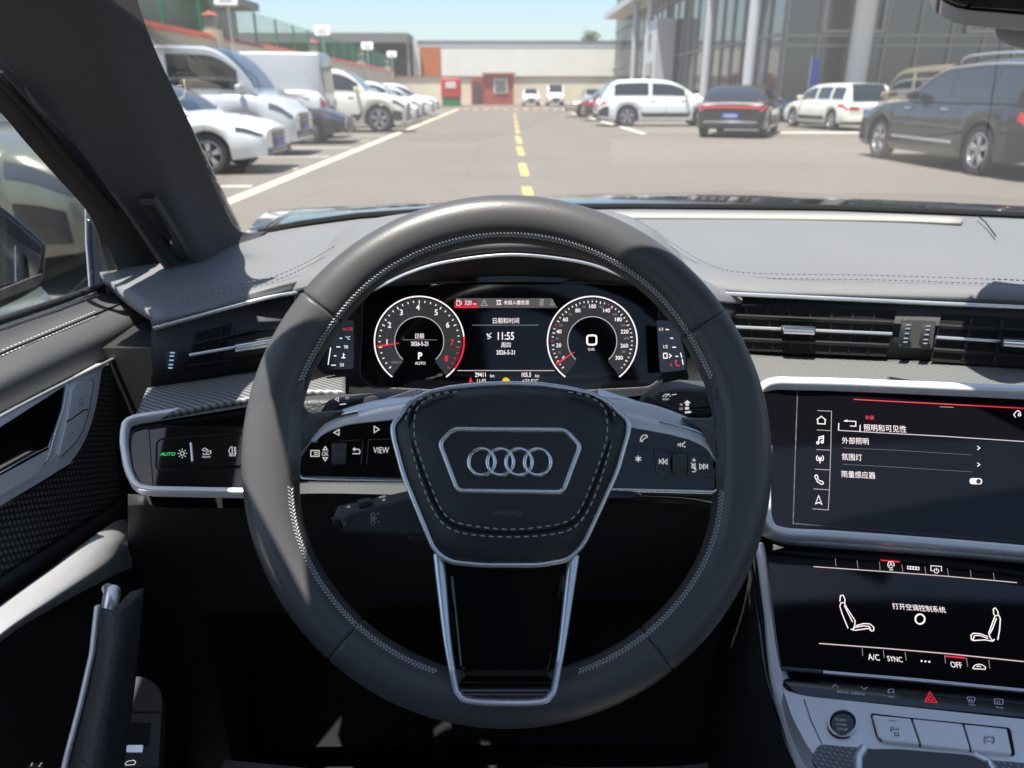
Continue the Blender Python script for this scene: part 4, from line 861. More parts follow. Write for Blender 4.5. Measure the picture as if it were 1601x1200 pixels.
# ------------------------------------------------------------------ gear selector
gear = empty('gear_selector', U(1450,1230,.47), 'dark flat gear selector edged in silver at the bottom right of the photo', 'gear selector')
GP = Plane(U(1350,1185,.478), U(1550,1200,.468), U(1350,1240,.45))
plate('selector_top', rnd([(1342,1184),(1352,1171),(1400,1170),(1520,1180),(1542,1192),(1570,1260),(1340,1260)], [6,8,20,10,10,1,1]), GP, -.03, .003, M('grey_selector', (.05,.05,.055), .35, bump=('noise', 1500, .2, .0003)), gear, .004, 3)
MB().band([GP.at(x, y, .002) for x, y in [(1341,1250),(1341,1190),(1350,1174)]], GP.n, .006, .005).build('selector_edge', CHROME, gear)
MB().band([GP.at(x, y, .002) for x, y in [(1524,1183),(1546,1194),(1570,1240)]], GP.n, .005, .004).build('selector_edge', CHROME, gear)
# ------------------------------------------------------------------ driver's seat cushion front, pedals
seat = empty('driver_seat', Vector((0, .1, .3)), 'grey leather driver seat cushion catching sun patches below the wheel', 'seat')
SEATL = M('seat_leather', (.17,.16,.15), .6, bump=('voronoi', 500, .4, .0008))
b = MB(); rows = []
for i in range(41):
    y = -.35 + .95*i/40; row = []
    for j in range(17):
        x = -.27 + .54*j/16; z = .622 - .02*(y+.35) + .015*max(0, abs(x)-.17)/.10 - .05*max(0, (y-.548)/.035)**2
        row.append(Vector((x, y, z)))
    rows.append(row)
cu_ = b.grid(rows).build('seat_cushion', SEATL, seat, ang=70); solid(cu_, .10, -1 if sum(p.normal.z for p in cu_.data.polygons) > 0 else 1)
stitch('stitching', [Vector((x, .53, .622-.02*.88+.001)) for x in lin(-.16, .16, 20)], Vector((0,0,1)), STITCH, cu_, .004, .002, .0008)
b = MB(); b.obox((0,-.5,.9), Vector((.27,0,0)), Vector((0,.06,-.01)), Vector((0,-.08,.42))); sbk = b.build('seat_back', SOFT, seat); bevel(sbk, .04, 4)
ped = empty('brake_pedal', Vector((.03, .86, .42)), 'dark pedal barely seen in the footwell below the wheel', 'pedal')
b = MB(); b.obox((.03,.84,.46), Vector((.05,0,0)), Vector((0,.01,.03)), Vector((0,-.008,.004))); o = b.build('pedal_pad', GRAIN, ped); bevel(o, .004)
MB().tube([Vector((.03,.85,.46)), Vector((.03,.95,.6)), Vector((.03,1.0,.75))], .01, 8).build('pedal_arm', MATTE, ped)
# ================================================================== steering wheel
_w0 = U(795, 720, .5); _n = -(_w0 - C0).normalized()
W = Plane(_w0, _w0 + (RT - _n*RT.dot(_n)), _w0 - _n.cross(RT - _n*RT.dot(_n)))
wheel = empty('steering_wheel', W.at(793, 720, -.03), 'round black leather three-spoke steering wheel with four-ring emblem on its hub', 'steering wheel')
k = W.k
WO = W.at(793, 707)
GRO = [142.0, 33.0, 229.0, 307.4]
def rim_in(th):
    r = 337.0
    for c, amp, wd in ((180, 12, 16), (357, 12, 16)):
        d = abs((th - c + 180) % 360 - 180); r -= amp*math.exp(-(d/wd)**2)
    for c, amp, wd in ((148, 6, 14), (28, 6, 14)):
        d = abs((th - c + 180) % 360 - 180); r -= amp*math.exp(-(d/wd)**2)
    return r
def rim_pt(th, ph, grow=1.0):
    ri = rim_in(th); ro = 413.0
    g = 1.0
    for c in GRO:
        d = abs((th - c + 180) % 360 - 180)
        g -= .085*math.exp(-(d/.28)**2)
    rc = (ro + ri)/2*k; a = (ro - ri)/2*k*g*grow; b = .0172*g*grow
    c_, s_ = math.cos(rad(ph)), math.sin(rad(ph)); q = .92
    x = rc + a*math.copysign(abs(c_)**q, c_); z = b*math.copysign(abs(s_)**q, s_)
    d = W.u*math.cos(rad(th)) + W.v*math.sin(rad(th))
    return WO + d*x + W.n*z
ths = sorted(set([i*1.2 for i in range(300)] + [g + d for g in GRO for d in (-.6, -.35, -.2, 0, .2, .35, .6)]))
b = MB(); b.grid([[rim_pt(t, p*360/28) for p in range(28)] for t in ths + [ths[0] + 360]], True)
rim = b.build('rim', LEATHER, wheel, ang=60)
for a0, a1 in ((161, 20), (189, 252), (288, 350)):
    b = MB(); n = int(abs(a1 - a0)*1.1)
    for i in range(n):
        for ph, sg in ((139, 1), (153, -1)):
            t = a0 + (a1 - a0)*(i + (.5 if sg < 0 else 0))/n; dt = (a1 - a0)/n
            A = rim_pt(t, ph, 1.02); B = rim_pt(t + dt*.66, ph + 6*sg, 1.02); m = (A+B)/2
            ax = (B-A)/2; nn = (m - rim_pt(t, 0)).normalized(); e = ax.cross(nn).normalized()
            nn = e.cross(ax).normalized()
            b.obox(m, ax, e*.00028, nn*.00035)
    b.build('stitching', STITCH, rim, smooth=False)
# leather that runs from the rim into the side spokes
dome('spoke_root', rnd([(432,590),(478,588),(470,626),(482,645),(540,640),(505,662),(462,716),(470,752),(432,760)], 8), W,
     [(1,-.012),(1,.006),(.9,.0105),(.5,.012)], LEATHER, wheel)
dome('spoke_root', rnd([(1150,604),(1112,598),(1124,630),(1112,654),(1062,652),(1094,672),(1132,738),(1118,772),(1152,780)], 8), W,
     [(1,-.012),(1,.006),(.9,.0105),(.5,.012)], LEATHER, wheel)
# side spokes -------------------------------------------------------
lt = plate('spoke_trim', rnd([(655,606),(585,628),(520,646),(497,661),(448,722),(469,750),(660,750),(660,640)], [2,10,14,8,4,4,2,2]), W, -.014, -.007, CHROME, wheel, .002, 3)
rt = plate('spoke_trim', rnd([(935,606),(1020,634),(1088,660),(1106,673),(1144,742),(1120,771),(935,766),(935,640)], [2,10,14,8,4,4,2,2]), W, -.014, -.007, CHROME, wheel, .002, 3)
for nm_, rows_ in (('l', [[(656,617,-.006),(585,626,-.006),(520,645,-.006),(496,660,-.005),(470,690,-.004),(446,723,-.003)],[(650,628,.005),(590,639,.006),(528,652,.006),(501,667,.006),(477,697,.006),(452,724,.006)],[(650,652,.0095),(600,657,.0095),(540,664,.0095),(503,679,.0095),(483,702,.0095),(461,724,.0095)]]),
                   ('r', [[(940,619,-.006),(1020,632,-.006),(1086,657,-.006),(1108,673,-.005),(1128,706,-.004),(1147,743,-.003)],[(940,640,.005),(1010,654,.006),(1076,670,.006),(1104,685,.006),(1122,712,.006),(1142,744,.006)],[(940,661,.0095),(1000,670,.0095),(1060,682,.0095),(1103,699,.0095),(1118,718,.0095),(1137,744,.0095)]])):
    loft('spoke_cap', [[W.at(*p) for p in r] for r in rows_], SILVER, lt if nm_ == 'l' else rt, 30, 5, .003, ang=70)
MB().band([W.at(x, y, .006) for x, y in ((459,722),(464,734),(474,747),(500,748.5),(650,751))], W.n, .0022, .0022).build('spoke_edge', CHROME, lt)
MB().band([W.at(x, y, .006) for x, y in ((1139,744),(1130,756),(1115,768),(1080,767),(935,764))], W.n, .0022, .0022).build('spoke_edge', CHROME, rt)
MB().band(cr([W.at(x, y, .0066) for x, y in ((560,644),(524,653),(501,667),(476,698),(451,724))], 5), W.n, .0030, .0024).build('spoke_edge', BRIGHT, lt)
MB().band(cr([W.at(x, y, .0066) for x, y in ((1030,658),(1078,670),(1104,684),(1123,712),(1143,744))], 5), W.n, .0030, .0024).build('spoke_edge', BRIGHT, rt)
lp = plate('switch_panel', rnd([(660,652),(600,657),(540,664),(503,679),(461,723),(474,744),(660,748)], [1,6,10,8,3,3,1]), W, -.008, .0088, GLOSS, wheel, .0008)
rp = plate('switch_panel', rnd([(935,662),(985,668),(1050,679),(1088,690),(1106,701),(1136,743),(1115,765),(935,762)], [1,6,10,10,6,3,3,1]), W, -.008, .0088, GLOSS, wheel, .0008)
def key(outl, parent, h=.0102, name='button', r=2.5): return plate(name, rnd(outl, r), W, .008, h, GLOSS, parent, .0007, 2)
key([(640,662),(600,664),(545,669),(512,681),(497,692),(500,686),(560,684),(640,682)], lp, name='arrow_button')
key([(486,690),(568,686),(565,727),(469,728),(466,722)], lp, name='menu_button')
key([(575,686),(640,684),(640,727),(572,727)], lp, name='view_button')
key([(984,671),(1030,678),(1075,686),(1098,697),(1106,707),(1040,700),(975,694)], rp, name='phone_button')
key([(975,698),(1014,701),(1018,738),(965,736)], rp, name='star_button')
key([(1023,702),(1104,711),(1126,744),(1122,748),(1026,740)], rp, name='track_button')
def wheel_roller(cx, cy, parent):
    b = MB(); rows = []
    for i in range(13):
        a = rad(-80 + 160*i/12)
        rows.append([W.at(cx + sx, cy - 17*math.sin(a), .009 + .0055*math.cos(a)) for sx in (-11, -9.5, 9.5, 11)])
    b.grid(rows)
    for i in range(15):
        a = rad(-60 + 120*i/14); p0 = W.at(cx - 8, cy - 17*math.sin(a), .0092 + .0055*math.cos(a)); p1 = W.at(cx + 8, cy - 17*math.sin(a), .0092 + .0055*math.cos(a))
        b.tube([p0, p1], .0004, 5)
    o = b.build('scroll_wheel', M('roller_grey', (.07,.07,.07), .4), parent, ang=30)
    return o
plate('roller_recess', rnd([(518,692),(543,691),(541,727),(516,728)], 2), W, .009, .0104, SEAM, lp)
wheel_roller(530, 709, lp)
plate('roller_recess', rnd([(1050,708),(1076,710),(1076,742),(1050,741)], 2), W, .009, .0104, SEAM, rp)
wheel_roller(1063, 725, rp)
PH = .0106
strokes('arrow_icon', [[(522,676),(530,671),(530,680),(522,676)], [(593,671),(585,666),(585,676),(593,671)]], W, 1.3, WHITEI, lp, PH)
strokes('menu_icon', [[(486,704),(499,704),(499,713),(486,713),(486,704)], [(491,707),(497,707)], [(491,710),(497,710)],
                      [(505,703),(508.5,698),(512,703),(505,703)], [(505,715),(508.5,720),(512,715),(505,715)],
                      [(551,709),(562,709),(563,705),(561,702),(553,702)], [(555,699.5),(552,702),(555,704.5)]], W, 1.3, WHITEI, lp, PH)
text('ok_lettering', 'OK', W, 508.5, 709, 6.4, WHITEI, lp, h=PH)
text('view_lettering', 'VIEW', W, 596, 703.5, 9, WHITEI, lp, h=PH)
strokes('phone_icon', [[(1001,689),(1002,684),(1006,680),(1011,680),(1012,683),(1008,685),(1005,687),(1004,690),(1001,689)],
                       [(1071,690),(1069,693),(1066,694),(1068,698)], [(1064,692),(1063,695),(1064,698)], [(1060.5,693),(1060,695),(1060.5,697)], [(1072,698),(1069,698)]], W, 1.2, WHITEI, rp, PH)
strokes('star_icon', [[(998,712),(998,722)], [(993.7,714.5),(1002.3,719.5)], [(993.7,719.5),(1002.3,714.5)]], W, 1.4, WHITEI, rp, PH)
strokes('track_icon', [[(1031,717),(1031,725)], [(1037,717),(1032,721),(1037,725),(1037,717)], [(1043,717.5),(1038,721.5),(1043,725.5),(1043,717.5)],
                       [(1094,725),(1099,729),(1094,733),(1094,725)], [(1100,725),(1105,729),(1100,733),(1100,725)], [(1106,725),(1106,733)],
                       [(1082,719),(1088,719)], [(1085,716),(1085,722)], [(1082,737),(1088,737)],
                       [(1082,727),(1084,727),(1087,724),(1087,734),(1084,731),(1082,731),(1082,727)], [(1081,723),(1089,735)]], W, 1.1, WHITEI, rp, PH)
# hub ---------------------------------------------------------------
hub_px = rnd([(613,664),(640,628),(668,613),(705,605),(750,600),(795,598.5),(845,600),(888,606),(926,615),(952,628),(985,658),(983,676),(966,736),(913,852),(888,876),(842,884),(755,884),(704,879),(679,862),(630,742),(614,682)],
             [6,8,8,8,8,8,8,8,8,8,7,6,14,16,14,14,14,14,16,14,8], 6)
cen = (798, 735)
def hs(s_): return [(cen[0] + (x-cen[0])*s_, cen[1] + (y-cen[1])*s_) for x, y in hub_px]
body = MB().prism([W.at(x, y, .012) for x, y in hub_px], -W.n*.05).build('hub_body', SOFT, wheel); bevel(body, .002)
hubtrim = MB().band([W.at(x, y, .0115) for x, y in hs(.99)], W.n, .0040, .0030, True).build('hub_trim', CHROME, wheel)
cover = dome('airbag_cover', hs(.966), W, [(1,.006),(1,.0125),(.985,.0155),(.955,.0178),(.9,.0195),(.85,.0205),(.6,.0232),(.3,.0245)], HUBLEATHER, wheel, cen, 60)
def cov_h(x, y):
    s_ = max(1e-3, max(abs((x-798)/165.0), abs((y-741)/140.0)))
    return interp([(0,.0245),(.3,.0243),(.6,.0232),(.85,.0206),(.93,.0195),(1,.0165)], s_)
def mirror(P): return [(1597 - x + (y-735)*0.0, y) for x, y in P]
outer = [(700,612),(660,622),(640,640),(634,660),(637,680),(645,707),(662,762),(682,805),(705,827),(742,836),(797,839)]
inner = [(715,612),(680,618),(655,634),(648,655),(648,680),(653,702),(671,752),(690,796),(711,815),(755,824),(797,827)]
def full(P): return P[:-1] + [P[-1]] + mirror(P)[::-1][1:]
for P, nm in ((outer, 0), (inner, 1)):
    q = cr([(x, y, 0) for x, y in full(P)], 8)
    stitch('stitching', [W.at(v.x, v.y, cov_h(v.x, v.y) + .0004) for v in q], W.n, STITCH, cover, .0032, .0026, .0006)
mid_ = [((a[0]+c[0])/2, (a[1]+c[1])/2) for a, c in zip(outer, inner)]
q = cr([(x, y, 0) for x, y in full(mid_)], 8)
MB().tube([W.at(v.x, v.y, cov_h(v.x, v.y) - .0001) for v in q], .0011, 8).build('piping', SEAM, cover)
text('airbag_lettering', 'AIRBAG', W, 794, 800, 9, PRINTD, cover, sx=1.25, h=.0239)
strokes('horn_icon', [[(667,676),(669,674),(677,677),(677,681),(671,680),(667,682)], [(664,674),(668,678)]], W, 1.1, PRINTD, cover, .0216)
strokes('horn_icon', [[(932,686),(930,684),(922,687),(922,691),(928,690),(932,692)], [(935,684),(931,688)]], W, 1.1, PRINTD, cover, .0216)
emb = rnd([(688,693),(708,671),(884,672),(907,697),(880,769),(716,767)], [8,10,10,8,10,10], 6)
plate('emblem_plate', emb, W, .018, .0252, HUBLEATHER, cover, .001)
MB().band([W.at(x, y, .0247) for x, y in emb], W.n, .0033, .0026, True).build('emblem_frame', CHROME, cover)
for cx_ in (753.5, 782.5, 811.5, 840.5):
    MB().band([W.at(x, y, .0256) for x, y in arc(cx_, 722, 20.5, 0, 360, 48)[:-1]], W.n, .0026, .0018, True).build('emblem_ring', BRIGHT, cover)
# lower spoke --------------------------------------------------------
WB = Plane(W.at(700,872,.002), W.at(890,872,.002), W.at(700,1090,.0205))
WC = Plane(W.at(700,872,.0045), W.at(890,872,.0045), W.at(700,1045,.0005))
low = plate('lower_spoke', rnd([(684,866),(901,866),(880,1000),(872,1052),(708,1052),(698,1000)], 2), WC, -.012, 0, GLOSS, wheel, .0006)
path = cr([(x, y, 0) for x, y in [(686,866),(692,930),(700,1005),(711,1068),(717,1084),(735,1095),(795,1098),(846,1096),(862,1085),(868,1070),(879,1005),(889,930),(897,868)]], 6)
hw = [(.0072 if 300 < 0 else .0046 + .0034*max(0, min(1, (1040 - v.y)/170))) for v in path]
MB().band([WB.at(v.x, v.y, .001) for v in path], WB.n, hw, .0045).build('lower_spoke_trim', CHROME, low)
led = [[W.at(x, 1048, .0004) for x in (708, 722, 740, 795, 850, 862, 873)], [W.at(x, 1062, .0105) for x in (710, 724, 741, 795, 849, 861, 871)], [W.at(x, 1084, .0196) for x in (714, 728, 743, 795, 848, 858, 867)], [W.at(x, 1096, .0185) for x in (728, 736, 746, 795, 844, 852, 858)]]
loft('lower_spoke_ledge', led, GLOSS, low, 20, 5, .004, ang=70)
MB().tube([WC.at(706,900,.0006), WC.at(714,980,.0006), WC.at(720,1040,.0006)], .0012, 8).build('spoke_rib', GLOSS, low)
MB().tube([WC.at(880,900,.0006), WC.at(870,980,.0006), WC.at(864,1040,.0006)], .0012, 8).build('spoke_rib', GLOSS, low)
# shift paddles ------------------------------------------------------
pa = plate('shift_paddle', rnd([(505,660),(526,634),(545,628),(584,617),(592,622),(596,640),(560,665)], [4,10,10,5,4,4,4]), W, -.034, -.028, SOFT, wheel, .0015)
strokes('minus_mark', [[(531,632),(541,631)]], W, 1.6, WHITEI, pa, -.0275)
pb = plate('shift_paddle', rnd([(1000,660),(1004,628),(1012,617),(1042,632),(1070,643),(1079,658),(1076,678)], [4,8,8,10,10,6,4]), W, -.034, -.028, SOFT, wheel, .0015)
strokes('plus_mark', [[(1056,652),(1066,652)], [(1061,647),(1061,657)]], W, 1.4, WHITEI, pb, -.0275)
MB().prism([W.at(x, y, -.03) for x, y in arc(795, 745, 95, 0, 360, 40)[:-1]], -W.n*.07).build('wheel_boss', SOFT, wheel)
# ------------------------------------------------------------------ stalks behind the wheel
def slab(name, front, hf, back, hb, mat, parent, bev=.002, **k_):
    assert len(front) == len(back), name
    A = [W.at(x, y, hf) for x, y in front]; B = [W.at(x, y, hb) for x, y in back]; n = len(A)
    F = [tuple(range(n)), tuple(range(2*n-1, n-1, -1))] + [(i, (i+1) % n, n+(i+1) % n, n+i) for i in range(n)]
    o = mobj(name, A + B, F, mat, parent, **k_); bevel(o, bev, 3); return o
STALK = M('stalk_plastic', (.05,.05,.052), .5, bump=('noise', 1300, .3, .0004))
cs = empty('cruise_control_stalk', W.at(650, 800, -.06), 'short black control stalk marked SPEED below the left spoke of the steering wheel', 'control stalk', 'control stalks behind the steering wheel')
st = slab('stalk_body', [(533,812),(545,803),(700,766),(700,840),(560,834),(538,832)], -.045, [(520,806),(527,790),(700,752),(700,838),(556,834),(528,828)], -.066, STALK, cs, .0025)
slab('end_button', [(520,812),(531,812),(534,828),(523,822)], -.046, [(517,808),(530,806),(534,826),(521,820)], -.062, SOFT, cs, .001)
strokes('speed_icon', [[(583,801),(579,805),(581,805),(581,808),(585,808),(585,805),(587,805),(583,801)], [(583,820),(579,816),(581,816),(581,813),(585,813),(585,816),(587,816),(583,820)],
                       [(589,803),(593,803)], [(591,801),(591,805)], [(590,815),(594,815)]], W, .8, PRINT, st, -.0444)
text('speed_lettering', 'SPEED', W, 584, 810.5, 4, PRINT, st, h=-.0444, rot=7)
text('set_lettering', 'SET', W, 539, 818, 3.2, PRINT, st, h=-.0444, rot=-62)
for x, y, s_, r_ in ((545,792,'OFF',12), (549,797,'ON',12), (570,786,'CANCEL',12), (598,776,'CANCEL',12), (600,781,'RES',12)):
    text('stalk_lettering', s_, W, x, y, 3, WHITEI, st, h=-.0535 if y > 790 else -.055, rot=r_)
cl = slab('cancel_button', [(559,787),(580,782),(583,789),(562,795)], -.050, [(558,781),(579,776),(582,786),(561,792)], -.060, GRAIN, cs, .001)
lever = empty('column_adjust_lever', W.at(665, 842, -.10), 'stubby grey lever under the steering column, left of the hub', 'lever')
slab('lever_grip', [(634,838),(640,833),(700,833),(700,851),(640,849)], -.08, [(636,840),(642,835),(700,835),(700,851),(642,850)], -.1, GRAIN, lever, .003)
ts = empty('turn_signal_stalk', W.at(520, 630, -.06), 'grey light stalk behind the upper left spoke, arrows printed on top', 'control stalk', 'control stalks behind the steering wheel')
tb = slab('stalk_body', [(452,645),(456,628),(480,625),(640,617),(640,650),(470,655)], -.052, [(452,640),(458,620),(500,616),(640,612),(640,650),(470,652)], -.075, GRAIN, ts, .003)
strokes('arrow_mark', [[(470,626),(473,624),(473,628),(470,626)], [(524,624),(529,621),(529,627),(524,624)]], W, 1.2, WHITEI, tb, -.0515)
text('stalk_lettering', 'AUTO', W, 488, 627, 4, WHITEI, tb, h=-.0515); text('stalk_lettering', 'OFF', W, 543, 622, 3.5, WHITEI, tb, h=-.0515)
ws = empty('wiper_stalk', W.at(1080, 630, -.06), 'grey wiper stalk with rocker switch behind the upper right spoke, marked HI and LO', 'control stalk', 'control stalks behind the steering wheel')
wb = slab('stalk_body', [(990,660),(1003,632),(1030,612),(1060,606),(1150,610),(1150,662),(1000,672)], -.052, [(990,640),(1002,618),(1030,598),(1062,592),(1150,597),(1150,655),(1000,668)], -.078, GRAIN, ws, .003)
fp = plate('rocker_recess', rnd([(1079,637),(1110,635),(1113,650),(1082,653)], 2), W, -.056, -.0512, SEAM, wb)
plate('rocker_switch', rnd([(1083,640),(1108,638),(1110,648),(1085,650)], 2), W, -.052, -.0475, SOFT, wb, .001)
for s_, y in (('HI', 632), ('LO', 638.5), ('0', 645), ('1x', 651)):
    text('stalk_lettering', s_, W, 1065, y, 4, WHITEI, wb, h=-.0512)
polyfill('level_mark', [[(1072,630),(1077,630),(1077,634),(1072,634)], [(1069,630),(1074.5,625),(1080,630)], [(1071,636),(1077,636),(1077,640),(1071,640)], [(1071,643),(1081,642),(1081,645),(1071,646)]], W, WHITEI, wb, -.0512)
strokes('washer_mark', [[(1036,620),(1040,616),(1046,616),(1048,620)], [(1050,617),(1058,616)], [(1040,621),(1046,615)]], W, 1.1, WHITEI, wb, -.0512)
text('stalk_lettering', 'FRONT', W, 1041, 624, 3.2, WHITEI, wb, h=-.0512)
# ================================================================== outside: ground and markings
def asphalt(name, c, sc):
    m = bpy.data.materials.new(name); m.use_nodes = True; t = m.node_tree; p = t.nodes['Principled BSDF']; p.inputs['Roughness'].default_value = .85
    tc = t.nodes.new('ShaderNodeTexCoord'); a = t.nodes.new('ShaderNodeTexNoise'); a.inputs['Scale'].default_value = .35; a.inputs['Detail'].default_value = 8
    b_ = t.nodes.new('ShaderNodeTexNoise'); b_.inputs['Scale'].default_value = sc; b_.inputs['Detail'].default_value = 3
    t.links.new(tc.outputs['Object'], a.inputs[0]); t.links.new(tc.outputs['Object'], b_.inputs[0])
    m1 = t.nodes.new('ShaderNodeMix'); m1.data_type = 'RGBA'; m1.inputs[6].default_value = (*[v*.82 for v in c], 1); m1.inputs[7].default_value = (*[v*1.16 for v in c], 1)
    t.links.new(a.outputs[0], m1.inputs[0])
    # oil stains and patched areas: darker blotches with ragged borders
    c_ = t.nodes.new('ShaderNodeTexNoise'); c_.inputs['Scale'].default_value = .9; c_.inputs['Detail'].default_value = 10; c_.inputs['Roughness'].default_value = .7
    t.links.new(tc.outputs['Object'], c_.inputs[0]); rr = t.nodes.new('ShaderNodeMapRange'); rr.inputs[1].default_value = .56; rr.inputs[2].default_value = .72; rr.inputs[3].default_value = 0; rr.inputs[4].default_value = .45
    t.links.new(c_.outputs[0], rr.inputs[0]); ms = t.nodes.new('ShaderNodeMix'); ms.data_type = 'RGBA'; ms.inputs[7].default_value = (*[v*.6 for v in c], 1)
    t.links.new(rr.outputs[0], ms.inputs[0]); t.links.new(m1.outputs[2], ms.inputs[6]); m1 = ms
    vo = t.nodes.new('ShaderNodeTexVoronoi'); vo.feature = 'DISTANCE_TO_EDGE'; vo.inputs['Scale'].default_value = .22
    nv = t.nodes.new('ShaderNodeTexNoise'); nv.inputs['Scale'].default_value = 1.2; nv.inputs['Detail'].default_value = 6; t.links.new(tc.outputs['Object'], nv.inputs[0])
    wv = t.nodes.new('ShaderNodeMix'); wv.data_type = 'RGBA'; wv.inputs[0].default_value = .35; t.links.new(tc.outputs['Object'], wv.inputs[6]); t.links.new(nv.outputs[1], wv.inputs[7]); t.links.new(wv.outputs[2], vo.inputs[0])
    cr_ = t.nodes.new('ShaderNodeMapRange'); cr_.inputs[1].default_value = .0; cr_.inputs[2].default_value = .006; cr_.inputs[3].default_value = .22; cr_.inputs[4].default_value = 0; t.links.new(vo.outputs[0], cr_.inputs[0])
    mc = t.nodes.new('ShaderNodeMix'); mc.data_type = 'RGBA'; mc.inputs[7].default_value = (.04,.035,.03,1); t.links.new(cr_.outputs[0], mc.inputs[0]); t.links.new(m1.outputs[2], mc.inputs[6]); m1 = mc
    m2 = t.nodes.new('ShaderNodeMix'); m2.data_type = 'RGBA'; m2.blend_type = 'MULTIPLY'; m2.inputs[0].default_value = .35
    t.links.new(m1.outputs[2], m2.inputs[6]); t.links.new(b_.outputs[0], m2.inputs[7]); t.links.new(m2.outputs[2], p.inputs['Base Color'])
    bp = t.nodes.new('ShaderNodeBump'); bp.inputs['Strength'].default_value = .4; bp.inputs['Distance'].default_value = .006
    t.links.new(b_.outputs[0], bp.inputs['Height']); t.links.new(bp.outputs[0], p.inputs['Normal']); return m
ASPH = asphalt('worn_asphalt', (.166, .142, .118), 60)
gb = MB(); gb.grid([[Vector((x, y, 0)) for x in (-600, -60, -20, 0, 20, 60, 600)] for y in (-300, -20, 20, 60, 120, 900)])
tag(gb.build('ground', ASPH, origin=(0,0,0)), kind='structure')
YEL = M('yellow_road_paint', (.56, .35, .10), .8, var=(3, .2)); WHP = M('white_road_paint', (.72, .69, .60), .8, var=(2, .2)); CRM = M('cream_road_paint', (.62, .55, .36), .8, var=(2, .2))
def gq(b, x0, x1, y0, y1, z=.004): b.add([(x0,y0,z),(x1,y0,z),(x1,y1,z),(x0,y1,z)], [(0,1,2,3)])
b = MB()
cl0 = G(822, 298); 
for py0, py1 in ((306,292),(275,255),(243,229),(224,213),(208,203),(200,196),(193,190),(187,185),(182.5,180.5),(179,177.5)):
    a_, c_ = G(805, py0).y, G(805, py1).y; xc = .22 + .012*a_
    gq(b, xc-.065, xc+.065, a_, c_)
tag(b.build('centre_dashes', YEL, origin=(0,0,0)), kind='structure')
XL = -3.25
b = MB(); gq(b, XL-.09, XL+.09, -4, 62); tag(b.build('edge_line', CRM, origin=(0,0,0)), kind='structure')
b = MB()
for i in range(-1, 22): gq(b, -8.4, XL-.2, 5.6+i*2.55, 5.7+i*2.55)
tag(b.build('bay_lines', WHP, origin=(0,0,0)), kind='structure')
b = MB(); gq(b, 4.35, 4.5, 24.5, 62)
for i in range(12): gq(b, 4.6, 9.2, 26.4+i*2.7, 26.52+i*2.7)
gq(b, 8.6, 14.0, 25.0, 25.5)
tag(b.build('right_bay_lines', WHP, origin=(0,0,0)), kind='structure')
# speed bump far down the aisle
b = MB(); n_ = 22
bump = empty('speed_bump', (.3, 58, 0), 'low orange and white striped speed bump across the far end of the aisle', 'speed bump')
for j, mt in ((0, M('orange_rubber', (.75,.26,.06), .7)), (1, WHP)):
    b = MB()
    for i in range(j, n_, 2): b.box(-3.1 + i*.36, -3.1 + (i+1)*.36 - .01, 57.9, 58.25, 0, .07)
    b.build('bump_blocks', mt, bump)
# ================================================================== cars
TYRE = M('tyre_rubber', (.016,.016,.017), .8); ALLOY = M('alloy', (.62,.62,.64), .32, .7); DKALLOY = M('dark_well', (.01,.01,.01), .7)
CARG = M('car_glass', (.012,.016,.018), .04, spec=.7, coat=.5); LAMP = M('lamp_glass', (.07,.075,.08), .08, .2, coat=.9); LENS = M('lamp_lens', (.85,.87,.9), .1, .6, coat=.8); TAIL = M('tail_red', (.45,.012,.012), .15, coat=.6)
LITT = M('tail_lit', (.5,.01,.01), .2, emit=(1,.03,.03), estr=.25)
TRIM = M('car_black_trim', (.02,.02,.021), .5); PLATEB = M('plate_blue', (.02,.07,.38), .4); GRILLE = M('grille_dark', (.012,.012,.013), .35)
def paint(name, c, metal=0.0, rough=.25): return M(name, c, rough, metal, coat=.8)
WHITE = paint('white_paint', (.78,.78,.76)); SILV = paint('silver_paint', (.42,.43,.45), .4); BLK = paint('black_paint', (.012,.012,.015)); GREY = paint('grey_paint', (.028,.028,.030), .3, .18)
BROWN = paint('brown_paint', (.10,.045,.028), .3); BLUE = paint('blue_paint', (.18,.30,.42), .3); GOLD = paint('gold_paint', (.42,.36,.26), .35); OLIVE = paint('olive_paint', (.17,.175,.14), .35); CREAM = paint('ivory_paint', (.74,.71,.62)); BUSGREY = paint('van_paint', (.60,.61,.62), .15)
KIND = {
 # deck heights and cabin by fraction of length from the tail; zb belt, roof; wheel radius; axle fractions
 'sedan': dict(deck=[(0,.80),(.03,.92),(.17,.98),(.3,.92),(.66,.94),(.80,.90),(.95,.74),(1,.62)], cab=(.08,.24,.50,.72), ax=(.19,.81), wr=.33, hr=1.0),
 'hatch': dict(deck=[(0,.70),(.02,.92),(.1,.95),(.66,.95),(.72,.94),(.82,.91),(.95,.80),(1,.68)], cab=(.015,.10,.52,.74), ax=(.18,.80), wr=.32, hr=1.0),
 'suv':   dict(deck=[(0,.72),(.02,1.0),(.1,1.06),(.68,1.06),(.72,1.05),(.84,1.0),(.95,.90),(1,.72)], cab=(.015,.10,.50,.73), ax=(.19,.81), wr=.37, hr=1.12),
 'van':   dict(deck=[(0,.80),(.02,1.05),(.1,1.1),(.78,1.1),(.84,1.08),(.93,.98),(.97,.88),(1,.70)], cab=(.005,.03,.66,.86), ax=(.20,.80), wr=.33, hr=1.16),
 'coupe': dict(deck=[(0,.78),(.03,.95),(.1,.99),(.3,.92),(.66,.94),(.80,.90),(.95,.74),(1,.62)], cab=(.03,.30,.52,.73), ax=(.19,.81), wr=.36, hr=1.0),
}
